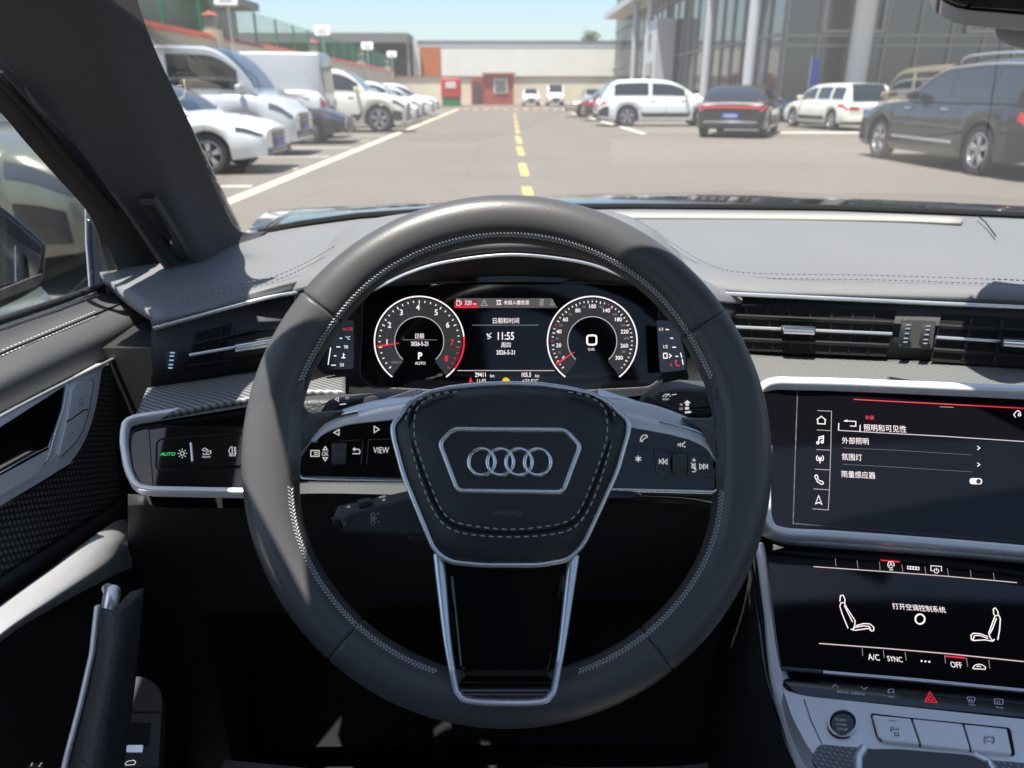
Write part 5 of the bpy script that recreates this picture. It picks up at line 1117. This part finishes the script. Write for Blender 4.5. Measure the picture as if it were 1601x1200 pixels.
def car(name, label, cat, kind, pt, L, Wd, H, pos, head, group, trim=None, rails=False, side=((.04,.30),(.33,.60),(.63,.97)), lit=False, mirr=True, plate_at='both', wb=None, detail=True, lowtrim=None, roof=None, gcol=None, cab=None, wchrome=False, grille=True):
    K = dict(KIND[kind]); o = empty(name, pos, label, cat, group, rz=head)
    if cab: K['cab'] = cab
    hw = Wd/2; zk = min(H/1.5, 1.15) if kind != 'van' else H/1.9
    if kind == 'suv': zk = H/1.68
    deckf = lambda f: sm(K['deck'], f)*zk
    shf = lambda f: deckf(f) - .05
    plan = [(0,.80),(.012,.88),(.03,.94),(.08,.985),(.2,1),(.85,1),(.93,.97),(.965,.94),(.985,.89),(1,.78)]
    R = K['wr']*(zk if zk < 1.1 else 1.1); aR = R + .055
    xr_, xf_ = -L/2 + K['ax'][0]*L, -L/2 + K['ax'][1]*L
    if wb: m_ = (xr_+xf_)/2; xr_, xf_ = m_ - wb/2, m_ + wb/2
    sill = .23
    def zlow(x):
        f = (x + L/2)/L; z = sill + .06*max(0, (f-.9)/.1) + .08*max(0, (.1-f)/.1)
        for c in (xr_, xf_):
            d = abs(x-c)
            if d < aR: z = max(z, R + math.sqrt(aR*aR - d*d))
        return z
    def prof(x):
        f = (x + L/2)/L; w_ = hw*interp(plan, f); zl = zlow(x); zs = max(shf(f), zl+.04); zd = max(deckf(f), zs+.02)
        return [(w_*.955, zl), (w_*.985, zl+.14*(zs-zl)), (w_*1.0, zl+.45*(zs-zl)), (w_*.995, zl+.72*(zs-zl)), (w_*.965, zl+.92*(zs-zl)), (w_*.92, zs+.01), (w_*.82, zd-.005), (w_*.45, zd+.022), (0, zd+.03)]
    xs = sorted(set([-L/2 + L*i/44 for i in range(45)] + [-L/2 + L*v[0] for v in plan] + [c + aR*math.sin(rad(a)) for c in (xr_, xf_) for a in range(-90, 91, 15)] + [c + s_*(aR+.003) for c in (xr_,xf_) for s_ in (-1,1)]))
    rows = []
    for x in xs:
        P = prof(x); rows.append([Vector((x, -y, z)) for y, z in P[::-1]][:-1][::-1][::-1] + [])
        rows[-1] = [Vector((x, y, z)) for y, z in P] + [Vector((x, -y, z)) for y, z in P[-2::-1]] + [Vector((x, 0, P[0][1]))]
    b = MB().grid(rows, True); m = len(rows[0]); n = len(rows)
    b.F.append(tuple(range(m))); b.F.append(tuple((n-1)*m + k_ for k_ in range(m-1, -1, -1)))
    fm = []
    for i, f in enumerate(b.F):
        j = i % m if i < (n-1)*m else -1
        fm.append(1 if j in (m-1, m-2) else 0)
    body = b.build('body', None, o, local=True, ang=32, mats=[pt, DKALLOY], fm=fm)
    def side_pt(x, t, s_, off=.006):
        P = prof(x)[1:6]; u = t*(len(P)-1); i = min(int(u), len(P)-2); q = u - i
        y = P[i][0]+(P[i+1][0]-P[i][0])*q; z = P[i][1]+(P[i+1][1]-P[i][1])*q
        return Vector((x, s_*(y+off), z))
    def spatch(nm, f0, f1, t0, t1, s_, mat, par=None, off=.006, n_=10):
        return MB().grid([[side_pt(-L/2 + L*(f0+(f1-f0)*i/n_), t, s_, off) for i in range(n_+1)] for t in (t0, (t0+t1)/2, t1)]).build(nm, mat, par or body, local=True)
    # cabin
    c0, c1, c2, c3 = [-L/2 + L*v for v in K['cab']]
    def ztop(x):
        zb = deckf((x+L/2)/L)
        if x < c1: t = (x-c0)/(c1-c0); z = zb + (H-.03-zb)*max(0,math.sin(t*math.pi/2))**.9
        elif x > c2: t = (c3-x)/(c3-c2); z = zb + (H-.03-zb)*max(0,math.sin(t*math.pi/2))**(.86 if kind != 'van' else .8)
        else: z = H-.03 + .03*math.sin(math.pi*(x-c1)/(c2-c1))
        return zb, max(z, zb+.004)
    rwf = .74 if kind not in ('van',) else .91
    def cab(x):
        zb, z = ztop(x); f = (x+L/2)/L; wb_ = hw*interp(plan, f)*.90; g = min(1, (z-zb)/(H-zb)); wt = wb_ + (hw*rwf - wb_)*g
        zt = z - .06*g
        return [(wb_, zb-.015), (wb_*.6+wt*.4+.008, zb+(zt-zb)*.45), (wt+.004, zt), (wt*.88, z-.012*g), (wt*.5, z), (0, z+.008)]
    cx_ = sorted(set([c0+(c3-c0)*i/40 for i in range(41)] + [c1, c2]))
    rows = []
    for x in cx_:
        P = cab(x); rows.append([Vector((x, y, z)) for y, z in P] + [Vector((x, -y, z)) for y, z in P[-2::-1]])
    cabin = MB().grid(rows).build('cabin', roof or pt, o, local=True, ang=40)
    def cside(x, t, s_, off=.006):
        P = cab(x)[:3]; u = t*2; i = min(int(u), 1); q = u-i
        return Vector((x, s_*(P[i][0]+(P[i+1][0]-P[i][0])*q + off), P[i][1]+(P[i+1][1]-P[i][1])*q))
    for f0, f1 in side:
        for s_ in (-1, 1):
            x0, x1 = c0+(c3-c0)*f0, c0+(c3-c0)*f1
            MB().grid([[cside(x0+(x1-x0)*i/12, t, s_) for i in range(13)] for t in (.12, .3, .5, .7, .88)]).build('side_window', gcol or CARG, cabin, local=True)
    def ctop(x, v, off):
        P = cab(x); wt = P[3][0]; y = v*wt; z = P[3][1] + (P[5][1]-P[3][1])*(1-abs(v)); return Vector((x, y, z)) + off
    nf = Vector((H, 0, c3-c2)).normalized()*.012; nr_ = Vector((-H, 0, c1-c0)).normalized()*.012
    MB().grid([[ctop(c2+(c3-c2)*(.04+.9*i/10), v/8, nf) for v in range(-8, 9)] for i in range(11)]).build('windscreen', gcol or CARG, cabin, local=True)
    if kind != 'van' or detail: MB().grid([[ctop(c0+(c1-c0)*(.06+.80*i/10), v/8*.92, nr_) for v in range(-8, 9)] for i in range(11)]).build('rear_window', gcol or CARG, cabin, local=True)
    if wchrome:
        for s_ in (-1, 1):
            MB().tube([cside(c0+(c3-c0)*(.05+.93*i/24), .96, s_, .012) for i in range(25)], .018, 6).build('window_trim', ALLOY, cabin, local=True)
    # wheels
    for xw in (xr_, xf_):
        for s_ in (-1, 1):
            yo = s_*(hw*.955); seg = 28
            prof_ = [(.0, R*.60), (.0, R*.70), (-.004, R*.74), (.012, R*.86), (.0, R*.97), (-.03, R), (-.16, R), (-.19, R*.95)]
            rows = [[Vector((xw + r_*math.sin(2*math.pi*k_/seg), yo + s_*a_, R + r_*math.cos(2*math.pi*k_/seg))) for k_ in range(seg)] for a_, r_ in prof_]
            wh = MB().grid(rows, True).build('wheel', TYRE, o, local=True)
            bb = MB(); rr = R*.68
            rows = [[Vector((xw + r_*math.sin(2*math.pi*k_/seg), yo + s_*a_, R + r_*math.cos(2*math.pi*k_/seg))) for k_ in range(seg)] for a_, r_ in ((-.002, R*.70), (.004, R*.66), (-.015, R*.62), (-.07, R*.6))]
            bb.grid(rows, True)
            for sp_ in range(5):
                a_ = 2*math.pi*sp_/5
                for da in (-.14, .14):
                    d1 = Vector((math.sin(a_+da), 0, math.cos(a_+da))); e_ = Vector((math.cos(a_+da), 0, -math.sin(a_+da)))
                    bb.obox(Vector((xw, yo - s_*.014, R)) + d1*R*.36, d1*R*.29, e_*R*.05, Vector((0, .012, 0)))
            bb.add([Vector((xw + R*.16*math.sin(2*math.pi*k_/12), yo - s_*.002, R + R*.16*math.cos(2*math.pi*k_/12))) for k_ in range(12)], [tuple(range(12))])
            bb.build('rim', ALLOY, wh, local=True)
            MB().add([Vector((xw + R*.62*math.sin(2*math.pi*k_/20), yo - s_*.06, R + R*.62*math.cos(2*math.pi*k_/20))) for k_ in range(20)], [tuple(range(20))]).build('brake_disc', DKALLOY, wh, local=True, smooth=False)
    # lamps, grille, plates
    z1 = deckf(.985); wfr = hw*.76; wre = hw*.80; xe = L/2; zr = deckf(.01)
    for s_ in (-1, 1):
        spatch('headlight', .905, .992, .62, .86, s_, LAMP, off=.006)
        spatch('taillight', .004, (.055 if kind == 'suv' else .10) if kind != 'van' else .03, .80 if kind == 'coupe' else (.56 if kind != 'van' else .3), .92 if kind == 'coupe' else .80, s_, LITT if lit else TAIL, off=.006)
        if detail:
            b = MB(); b.add([(xe+.006, s_*wfr*.55, z1*.80), (xe+.006, s_*wfr*.98, z1*.80), (xe+.006, s_*wfr*.98, z1*.92), (xe+.006, s_*wfr*.6, z1*.90)], [(0,1,2,3)]); b.build('headlight_lens', LENS, body, local=True, smooth=False)
            if kind != 'coupe': b = MB(); b.add([(-xe-.006, s_*wre*.50, zr*.80), (-xe-.006, s_*wre*.99, zr*.80), (-xe-.006, s_*wre*.99, zr*.97), (-xe-.006, s_*wre*.55, zr*.94)], [(0,1,2,3)]); b.build('taillight_lens', LITT if lit else TAIL, body, local=True, smooth=False)
            if mirr:
                xm = c3 - (c3-c2)*.30; zb = deckf((xm+L/2)/L)
                b = MB(); b.obox((xm, s_*(hw*.90+.12), zb+.09), Vector((.055,0,0)), Vector((0,.10,0)), Vector((0,0,.065))); mo = b.build('mirror', pt, o, local=True); bevel(mo, .03, 3)
            for f_ in (.40, .62): b = MB(); b.obox(side_pt(-L/2+L*f_, .74, s_, .012), Vector((.10,0,0)), Vector((0,.012,0)), Vector((0,0,.014))); b.build('door_handle', pt if trim is None else trim, body, local=True)
            b = MB()
            for f_ in (.315, .50, .70):
                x = -L/2+L*f_; b.grid([[side_pt(x+d_, t, s_, .004) for d_ in (-.006, .006)] for t in (.02,.3,.6,.98)])
            b.build('door_gap', DKALLOY, body, local=True)
            spatch('sill_trim', K['ax'][0]+.10, K['ax'][1]-.10, 0, .16, s_, TRIM if lowtrim is None else lowtrim, off=.005)
    if kind == 'suv' and detail:
        for s_ in (-1, 1): spatch('wheel_cladding', .0, .075, 0, .42, s_, TRIM, off=.007); spatch('wheel_cladding', .91, .975, 0, .36, s_, TRIM, off=.007)
    if not grille: return o
    b = MB(); gz = z1
    b.add([(xe+.008, y, z) for y, z in rnd([(-wfr*.52, gz*.92), (wfr*.52, gz*.92), (wfr*.50, gz*.48), (wfr*.36, gz*.40), (-wfr*.36, gz*.40), (-wfr*.50, gz*.48)], .06, 3)], [tuple(range(24))]); gr = b.build('grille', GRILLE, body, local=True, smooth=False)
    b = MB()
    for i in range(6):
        z = gz*(.46+.08*i); b.box(xe+.009, xe+.018, -wfr*.46, wfr*.46, z, z+.012)
    b.build('grille_bar', ALLOY, gr, local=True, smooth=False)
    b = MB(); b.box(xe+.012, xe+.022, -wfr*.97, -wfr*.62, gz*.40, gz*.56); b.build('bumper_intake', GRILLE, body, local=True, smooth=False); b = MB(); b.box(xe+.012, xe+.022, wfr*.62, wfr*.97, gz*.40, gz*.56); b.build('bumper_intake', GRILLE, body, local=True, smooth=False)
    if detail:
        if plate_at in ('both', 'front'):
            b = MB(); b.box(xe+.02, xe+.028, -.22, .22, gz*.56, gz*.56+.14); b.build('number_plate', PLATEB, body, local=True, smooth=False)
        if plate_at in ('both', 'rear'):
            b = MB(); b.box(-xe-.02, -xe-.010, -.22, .22, zr*.66, zr*.66+.14); pl_ = b.build('number_plate', PLATEB, body, local=True, smooth=False)
            b = MB(); 
            for i in range(6): b.box(-xe-.0225, -xe-.021, -.18+.06*i, -.145+.06*i, zr*.66+.035, zr*.66+.105)
            b.build('plate_marks', M('plate_white', (.6,.62,.66), .6), pl_, local=True, smooth=False) if kind == 'coupe' else None
        b = MB(); b.box(-xe-.012, -xe+.05, -wre*.95, wre*.95, .30, .46); bevel(b.build('rear_bumper', TRIM if kind in ('suv',) else pt, body, local=True), .02)
    if rails:
        for s_ in (-1, 1):
            zz = H + .03
            P = [Vector((c1+(c2-c1)*t, s_*hw*rwf*.93, z)) for t, z in ((-.02, H-.05), (.06, zz+.01), (.5, zz+.04), (.94, zz+.02), (1.02, H-.05))]
            MB().tube(cr(P, 6), .018, 8).build('roof_rail', ALLOY, o, local=True)
    return o
LG = 'cars parked nose or tail to the left edge line'; RG = 'cars parked along the right side'
def at(px, py): return G(px, py)
# left row
p_ = at(428, 272); car('parked_car', 'white hatchback nearest on the left, slanted headlights and dark grille', 'car', 'hatch', WHITE, 4.35, 1.80, 1.42, (p_.x-2.25, p_.y+.75, 0), 0, LG, side=((.10,.33),(.37,.62),(.66,.90)))
p_ = at(472, 244); car('parked_van', 'silver-white minivan with sloping windscreen behind the nearest white hatchback', 'van', 'van', BUSGREY, 4.9, 1.78, 2.08, (p_.x-2.52, p_.y+.75, 0), 0, LG, side=((.05,.30),(.34,.56),(.60,.92)))
p_ = at(548, 225); car('parked_car', 'black car nose between the silver-white minivan and the white box van', 'car', 'sedan', BLK, 4.7, 1.82, 1.44, (p_.x-2.45, p_.y+.7, 0), 0, LG)
p_ = at(556, 214)
vn = car('parked_van', 'white panel van backed in with red tail lamp and red side marks', 'van', 'van', WHITE, 4.7, 1.75, 2.22, (-4.75-2.35, 22.6, 0), math.pi, LG, side=((.74,.95),), detail=True)
b = MB()
for i in range(4): b.box(-1.6+i*.62, -1.3+i*.62, .868, .880, 1.02, 1.10)
b.build('red_side_mark', M('red_mark', (.6,.05,.05), .4), vn, local=True, smooth=False)
b = MB(); b.box(-1.9, 1.0, .866, .876, 1.14, 1.20); b.build('side_moulding', WHITE, vn, local=True)
p_ = at(652, 200); car('parked_pickup', 'ivory high-riding van with grey wheel arches and steel wheels, left row', 'truck', 'suv', CREAM, 4.5, 1.75, 1.92, (-3.05-2.25, 26.4, 0), 0, LG, side=((.60,.92),), lowtrim=TRIM)
for i, (y_, kd, lab) in enumerate(((29.6,'hatch','white car fifth from the far end of the left row, wide dark windscreen'),(32.6,'sedan','white car just beyond, its nose past the wide windscreen car'),(36.0,'suv','white car in the middle of the far left row'),(40.0,'hatch','second to last small white car of the left row'),(44.5,'suv','last white car of the left row, near the red and green bin'))):
    car('parked_car', lab, 'car', kd, WHITE, 4.4, 1.78, (1.5,1.46,1.66,1.5,1.65)[i], (-3.5-2.2 + .1*(i % 2), y_, 0), 0, LG, detail=i < 3)
# car beside us, seen through the driver's window
car('parked_car', 'olive grey car close outside the driver window', 'car', 'suv', OLIVE, 4.6, 1.86, 1.62, (-2.45-2.3, 5.8, 0), rad(-6), LG, plate_at='none', grille=False)
# right row
sv = car('parked_suv', 'large dark grey SUV with bright roof rails, nearest on the right', 'SUV', 'suv', GREY, 5.45, 1.92, 1.70, (7.3+.95, 13.70, 0), math.pi/2, RG, rails=True, cab=(.012,.095,.44,.65), wchrome=True, trim=ALLOY, wb=3.25, side=((.06,.26),(.31,.60),(.63,.94)))
b = MB()
for s_ in (-1, 1): b.box(-.95, 1.05, s_*.955 - .012, s_*.955 + .012, .44, .485)
b.build('door_strip', ALLOY, sv, local=True)
pd = at(1140, 216)
bs_ = car('parked_car', 'black sports saloon seen from behind with full-width red light bar', 'car', 'coupe', BLK, 4.95, 1.95, 1.42, (pd.x+.95, pd.y+2.2, 0), math.pi/2 - rad(24), RG, lit=True)
MB().box(-4.95/2-.010, -4.95/2-.004, -.80, .80, .80, .85).build('light_bar', LITT, bs_, local=True, smooth=False)
MB().box(-4.95/2-.016, -4.95/2-.004, -.72, .72, .42, .45).build('bumper_strip', ALLOY, bs_, local=True, smooth=False)
car('parked_suv', 'white SUV side-on with black cladding, left of the black sports saloon', 'SUV', 'suv', WHITE, 5.0, 1.86, 1.66, (6.1, 30.6, 0), 0, RG, wb=2.85, cab=(.015,.16,.46,.72), side=((.14,.50),(.535,.88)))
car('parked_car', 'white hatchback seen from behind with red tail lamps, left of the dark grey SUV', 'car', 'hatch', CREAM, 4.5, 1.82, 1.50, (11.75, 28.2, 0), math.pi/2 + rad(6), RG, side=((.08,.30),(.34,.60),(.64,.92)))
car('parked_van', 'pale gold people carrier half hidden behind the dark grey SUV', 'van', 'van', GOLD, 4.9, 1.85, 1.84, (11.4, 20.4, 0), math.pi/2, RG, side=((.05,.30),(.34,.62),(.66,.93)))
car('parked_car', 'pale blue car between the black sports saloon and the white hatchback', 'car', 'suv', BLUE, 4.4, 1.82, 1.55, (13.3, 37.5, 0), -math.pi/2, RG)
car('parked_car', 'brown car with red tail lamp just left of the white SUV', 'car', 'sedan', BROWN, 4.6, 1.82, 1.45, (6.0, 36.4, 0), 0, RG)
car('parked_car', 'silver beige car beyond the brown car on the right', 'car', 'sedan', GOLD, 4.6, 1.80, 1.46, (5.6, 41.2, 0), math.pi, RG)
car('parked_car', 'small white car left of its twin by the far yellow wall', 'car', 'hatch', WHITE, 3.8, 1.65, 1.5, (2.75, 76, 0), -math.pi/2, 'small cars by the far wall', detail=False)
car('parked_van', 'tall white minibus facing us at the far yellow wall', 'van', 'van', WHITE, 4.2, 1.6, 1.85, (5.0, 76, 0), -math.pi/2, 'small cars by the far wall', detail=False)
car('parked_car', 'grey car right of the minibus at the far wall', 'car', 'sedan', SILV, 4.4, 1.75, 1.45, (7.9, 70, 0), -math.pi/2, 'small cars by the far wall', detail=False)
# ================================================================== buildings
CREAMW = M('cream_render', (.90,.86,.76), .85, var=(.6, .1)); YELW = M('yellow_render', (.86,.76,.55), .85, var=(.8, .12)); GREYW = M('grey_cladding', (.22,.21,.20), .7, var=(.5, .1))
ORANGE = M('orange_panel', (.60,.17,.05), .7, var=(1, .1)); BRICKR = M('red_panel', (.42,.09,.05), .7, var=(1, .15)); REDT = M('red_coping', (.50,.09,.06), .6, var=(1, .15)); GREENP = M('green_fence_paint', (.03,.26,.14), .5)
DARKG = M('facade_glass', (.05,.055,.06), .06, spec=.8, coat=.4); MULL = M('mullion_grey', (.30,.28,.27), .5, .3); CANW = M('canopy_white', (.74,.70,.63), .6); COLM = M('column_grey', (.50,.51,.52), .5, .1); CONC = M('concrete', (.38,.36,.32), .9, var=(.6, .15)); BLUER = M('blue_roof_sheet', (.34,.42,.48), .6)
wa = empty('warehouse', (8, 90, 0), 'long cream warehouse with an orange end panel across the far end', 'warehouse')
b = MB(); b.box(-6.6, 40, 90, 110, 0, 5.75); b.build('wall', CREAMW, wa)
b = MB(); b.box(-9.0, 40, 89.97, 110, 5.76, 6.4); b.build('eave_band', M('eave_shade_grey', (.60,.61,.60), .7), wa)  # grey of the band stands for shading at the eave
b = MB(); b.box(-8.9, -6.65, 89.96, 110, 0, 5.74); b.build('end_panel', ORANGE, wa)
b = MB(); b.add([(-9.4,89.9,6.4),(40.5,89.9,6.4),(40.5,100,6.9),(-9.4,100,6.9),(-9.4,110.8,6.4),(40.5,110.8,6.4)], [(0,1,2,3),(3,2,5,4),(0,3,4),(1,5,2),(0,4,5,1)]); b.build('roof', BLUER, wa, smooth=False)
b = MB(); b.box(-9.6, -9.05, 89.5, 90.1, 0, 6.4); b.build('downpipe', CANW, wa)
pw_ = empty('perimeter_wall', (0, 84, 0), 'low yellow rendered wall across the far end of the lot', 'wall')
b = MB(); b.box(-11, 30, 83.8, 84.1, 0, 2.6); b.build('wall', YELW, pw_); b = MB(); b.box(-11, 30, 83.7, 84.2, 2.6, 2.72); b.build('coping', M('brown_coping', (.34,.20,.12), .7), pw_)
sh_ = empty('open_shed', (-22, 78, 0), 'wide grey open-fronted shed behind the green fence, upper left', 'shed')
b = MB(); b.box(-44, -9.7, 86, 92, 6.0, 6.9); b.build('fascia', GREYW, sh_)
b = MB(); b.box(-44, -9.7, 91, 92, 0, 6.0); b.build('rear_wall', M('shed_shade_dark', (.09,.085,.08), .9), sh_)  # dark colour stands for the shade inside the open front
for i in range(8):
    b = MB(); b.box(-43.5+i*4.8, -43.2+i*4.8, 86.3, 86.6, 0, 6.0); b.build('post', MULL, sh_)
ht = empty('gate_hut', (-.2, 80, 0), 'small red gate hut with white-framed window at the far end', 'hut')
b = MB(); b.box(-1.75, 1.2, 80, 82.5, 0, 2.75); b.build('wall', BRICKR, ht); b = MB(); b.box(-1.9, 1.35, 79.8, 82.7, 2.75, 2.95); b.build('roof', M('hut_roof', (.35,.12,.08), .7), ht)
b = MB(); b.box(-.75, .6, 79.94, 80, 1.05, 2.45); wf = b.build('window', CANW, ht); b = MB(); b.box(-.6, .45, 79.92, 79.935, 1.2, 2.3); b.build('pane', DARKG, wf)
b = MB()
for i in range(4): b.box(-.38+i*.26, -.34+i*.26, 79.88, 79.915, 1.2, 2.3)
b.build('bars', CANW, wf)
b = MB(); b.box(-3.0, -1.8, 80.3, 82.3, 0, 2.5); b.build('annex', BRICKR, ht); b = MB(); b.box(-2.8, -2.0, 80.2, 80.29, 0, 2.1); b.build('door', M('dark_door', (.10,.06,.06), .6), ht)
rb = empty('recycling_bin', (-4.4, 72, 0), 'red and green roadside bin beside the last white car of the left row', 'bin')
b = MB(); b.box(-5.3, -3.6, 71.2, 72.6, .75, 2.3); bevel(b.build('bin_body', M('bin_red', (.60,.03,.03), .5), rb), .08); b = MB(); b.box(-5.25, -3.65, 71.25, 72.55, 0, .74); b.build('bin_base', M('bin_green', (.03,.20,.07), .6), rb)
b = MB(); b.box(-4.9, -4.0, 71.17, 71.195, 1.5, 2.05); b.build('bin_panel', CANW, rb)
# dealership on the right
de = empty('showroom', (20, 50, 0), 'tall glass-fronted car showroom with white canopy on the right', 'showroom')
b = MB(); b.box(12.4, 60, 36.0, 90, 0, 11); o = b.build('glass_wall', DARKG, de, smooth=False)
b = MB()
for i in range(24):
    x = 12.4 + i*1.45; b.box(x-.05, x+.05, 35.9, 35.98, 0, 11)
for z in (.3, 3.1, 3.5, 7.0, 10.4): b.box(12.4, 60, 35.88, 35.97, z-.06, z+.06)
b.build('front_mullions', MULL, de, smooth=False)
b = MB()
for i in range(27):
    y = 36.2 + i*2.0; b.box(12.30, 12.38, y-.04, y+.04, 0, 11)
for z in (.3, 3.6, 7.2, 10.4): b.box(12.28, 12.37, 36, 90, z-.05, z+.05)
b.build('side_mullions', MULL, de, smooth=False)
for i, (x0, x1, z0, z1_) in enumerate(((13.9,16.6,3.6,6.6),(20.2,23.0,3.6,6.6),(23.1,25.6,3.6,6.6))):
    b = MB(); fr_ = rnd([(x0,z0),(x1,z0),(x1,z1_),(x0,z1_)], .01); 
    for a_, c_ in (((x0,x1),(z0,z0+.12)), ((x0,x1),(z1_-.12,z1_)), ((x0,x0+.12),(z0+.13,z1_-.13)), ((x1-.12,x1),(z0+.13,z1_-.13))): b.box(a_[0], a_[1], 35.78, 35.87, c_[0], c_[1])
    b.build('window_frame', M('window_frame_grey', (.42,.38,.36), .5), de, smooth=False)
b = MB(); b.box(12.5, 60, 36.3, 60, 3.2, 3.45); b.box(12.6, 12.9, 36.4, 36.7, 0, 11); b.build('floor_slab', CONC, de)
b = MB(); b.box(10.4, 60, 30.0, 84, 8.0, 8.4); b.build('canopy', CANW, de)
b = MB(); b.box(10.35, 10.40, 29.9, 84.1, 7.95, 8.45); b.build('canopy_edge', COLM, de)
b = MB(); b.box(10.9, 12.2, 58, 63, 0, 6.0); po = b.build('entrance_portal', M('portal_grey', (.52,.52,.53), .5), de)
b = MB(); b.box(10.84, 10.89, 59.2, 61.6, 0, 3.2); b.build('portal_door', DARKG, po, smooth=False)
b = MB(); b.box(10.84, 10.89, 60.0, 61.0, 4.2, 5.2); b.build('portal_sign', GREYW, po, smooth=False)
PG = 'columns in front of the showroom'
for d_, r_, x_, lab in ((32.6,.43,15.2,'thick white column nearest us in front of the showroom glass'),(33.9,.24,11.0,'grey column second nearest before the showroom'),(41.0,.24,11.0,'grey column above the white SUV front, third nearest'),(57.5,.24,11.0,'grey column second from the far end of the showroom'),(63.5,.24,11.0,'farthest grey column under the end of the canopy')):
    Y_ = d_/.93 - .3; c_ = empty('column', (x_, Y_, 0), lab, 'column', PG)
    seg = 20; b = MB(); b.grid([[Vector((x_ + r_*math.cos(2*math.pi*i/seg), Y_ + r_*math.sin(2*math.pi*i/seg), z)) for i in range(seg)] for z in (0, 8.0)], True); b.build('shaft', CANW if d_ < 33 else COLM, c_)
    b = MB(); b.box(x_-r_-.06, x_+r_+.06, Y_-r_-.06, Y_+r_+.06, 0, .25); b.build('base', CONC, c_)
flag = empty('banner', (13.0, 33.5, 0), 'small blue standing banner by the showroom front', 'banner')
b = MB(); b.box(12.72, 13.05, 33.4, 33.44, .9, 2.5); b.build('cloth', M('banner_blue', (.03,.08,.42), .7), flag); b = MB(); b.tube([(12.7,33.42,0),(12.7,33.42,2.6)], .025, 8); b.build('pole', COLM, flag)
# left boundary wall, fence, lamps
lw = empty('boundary_wall', (-11, 40, 0), 'beige boundary wall with sloping red coping behind the left row of cars', 'wall')
b = MB(); b.box(-11.25, -11, 4, 84, 0, 3.1); b.build('wall', YELW, lw); b = MB(); b.add([(-11.32,4,3.1),(-10.9,4,3.1),(-10.9,84,3.1),(-11.32,84,3.1),(-11.12,4,3.3),(-11.12,84,3.3)], [(0,1,4),(3,5,2),(1,2,5,4),(0,4,5,3),(0,3,2,1)]); b.build('coping', REDT, lw, smooth=False)
fe = empty('mesh_fence', (-11.12, 40, 3.3), 'green wire mesh fence standing on the left boundary wall', 'fence')
for i in range(21):
    y = 14 + i*3.4; b = MB(); b.box(-11.16, -11.08, y-.04, y+.04, 3.28, 4.55); b.build('post', GREENP, fe)
    b = MB()
    for z in [3.4+.14*j for j in range(9)]: b.box(-11.125, -11.115, y+.045, y+3.355, z-.005, z+.005)
    for j in range(1, 22): b.box(-11.114, -11.104, y+j*.154-.005, y+j*.154+.005, 3.36, 4.54)
    b.build('mesh_panel', GREENP, fe, smooth=False)
LGp = 'floodlights on poles along the left wall'
for i, (Y_, lab) in enumerate(((33.2,'white square floodlight on the nearest pole, upper left'),(50.2,'white square floodlight second along the left wall'),(66.5,'white square floodlight third along the left wall'),(81.0,'farthest white square floodlight of the left wall'))):
    f_ = empty('floodlight', (-10.75, Y_, 0), lab, 'floodlight', LGp)
    MB().tube([(-10.75,Y_,0),(-10.75,Y_,4.5)], .05, 8).build('pole', CANW, f_)
    b = MB(); b.obox((-10.75, Y_-.1, 4.62), Vector((.46,0,0)), Vector((0,.07,-.03)), Vector((0,.12,.28))); hd = b.build('lamp_housing', M('lamp_white', (.8,.8,.8), .5), f_); bevel(hd, .04)
    b = MB(); b.obox((-10.75, Y_-.185, 4.66), Vector((.27,0,0)), Vector((0,.01,-.004)), Vector((0,.07,.15))); b.build('lamp_face', M('lamp_face_grey', (.30,.30,.33), .4), hd)
    MB().tube([(-10.75,Y_,4.35),(-10.2,Y_,4.45)], .02, 6).build('bracket', COLM, f_)
    c_ = empty('wall_pier', (-11.1, Y_-1.0, 0), ['nearest wall pier with a small red cap beside the first floodlight','second wall pier along the left boundary','third wall pier along the left boundary','farthest wall pier along the left boundary'][i], 'pier', 'piers of the left boundary wall')
    b = MB(); b.box(-11.45, -10.85, Y_-1.3, Y_-.7, 0, 3.45); b.build('shaft', YELW, c_); b = MB(); b.box(-11.35, -10.95, Y_-1.2, Y_-.8, 3.46, 3.95); b.build('lantern', CONC, c_)
    b = MB(); b.add([(-11.42,Y_-1.27,3.95),(-10.88,Y_-1.27,3.95),(-10.88,Y_-.73,3.95),(-11.42,Y_-.73,3.95),(-11.15,Y_-1,4.12)], [(0,3,2,1),(0,1,4),(1,2,4),(2,3,4),(3,0,4)]); b.build('cap', REDT, c_, smooth=False)
cb = empty('concrete_building', (-17, 30, 0), 'weathered concrete block behind the boundary wall at the upper left', 'building')
b = MB(); b.box(-24, -12.6, 26.6, 40, 0, 9); b.build('wall', CONC, cb); b = MB(); b.box(-12.59, -10.9, 33, 38, 4.6, 4.9); b.build('ledge', GREYW, cb)
# two small trees far behind the warehouse
for x_, y_, h_, lab in ((13.5, 125, 9.9, 'small green tree top over the warehouse roof, left one'), (18.5, 125, 9.3, 'small green tree top over the warehouse roof, right one')):
    t_ = empty('tree', (x_, y_, 0), lab, 'tree', 'trees beyond the warehouse'); MB().tube([(x_,y_,0),(x_+.1,y_,h_*.55),(x_,y_,h_*.85)], [.2,.14,.06], 8).build('trunk', M('bark', (.1,.07,.05), .9), t_)
    b = MB(); rg = random.Random(int(x_))
    for i in range(420):
        v = Vector((rg.gauss(0,.6), rg.gauss(0,.6), rg.gauss(0,.5))); c_ = Vector((x_, y_, h_-1.2)) + v
        a_ = Vector((rg.uniform(-1,1), rg.uniform(-1,1), rg.uniform(-1,1))).normalized()*.22; e_ = a_.orthogonal().normalized()*.12
        b.add([c_-a_, c_+e_, c_+a_, c_-e_], [(0,1,2,3)])
    b.build('crown', M('foliage', (.05,.10,.035), .7), t_, smooth=False)
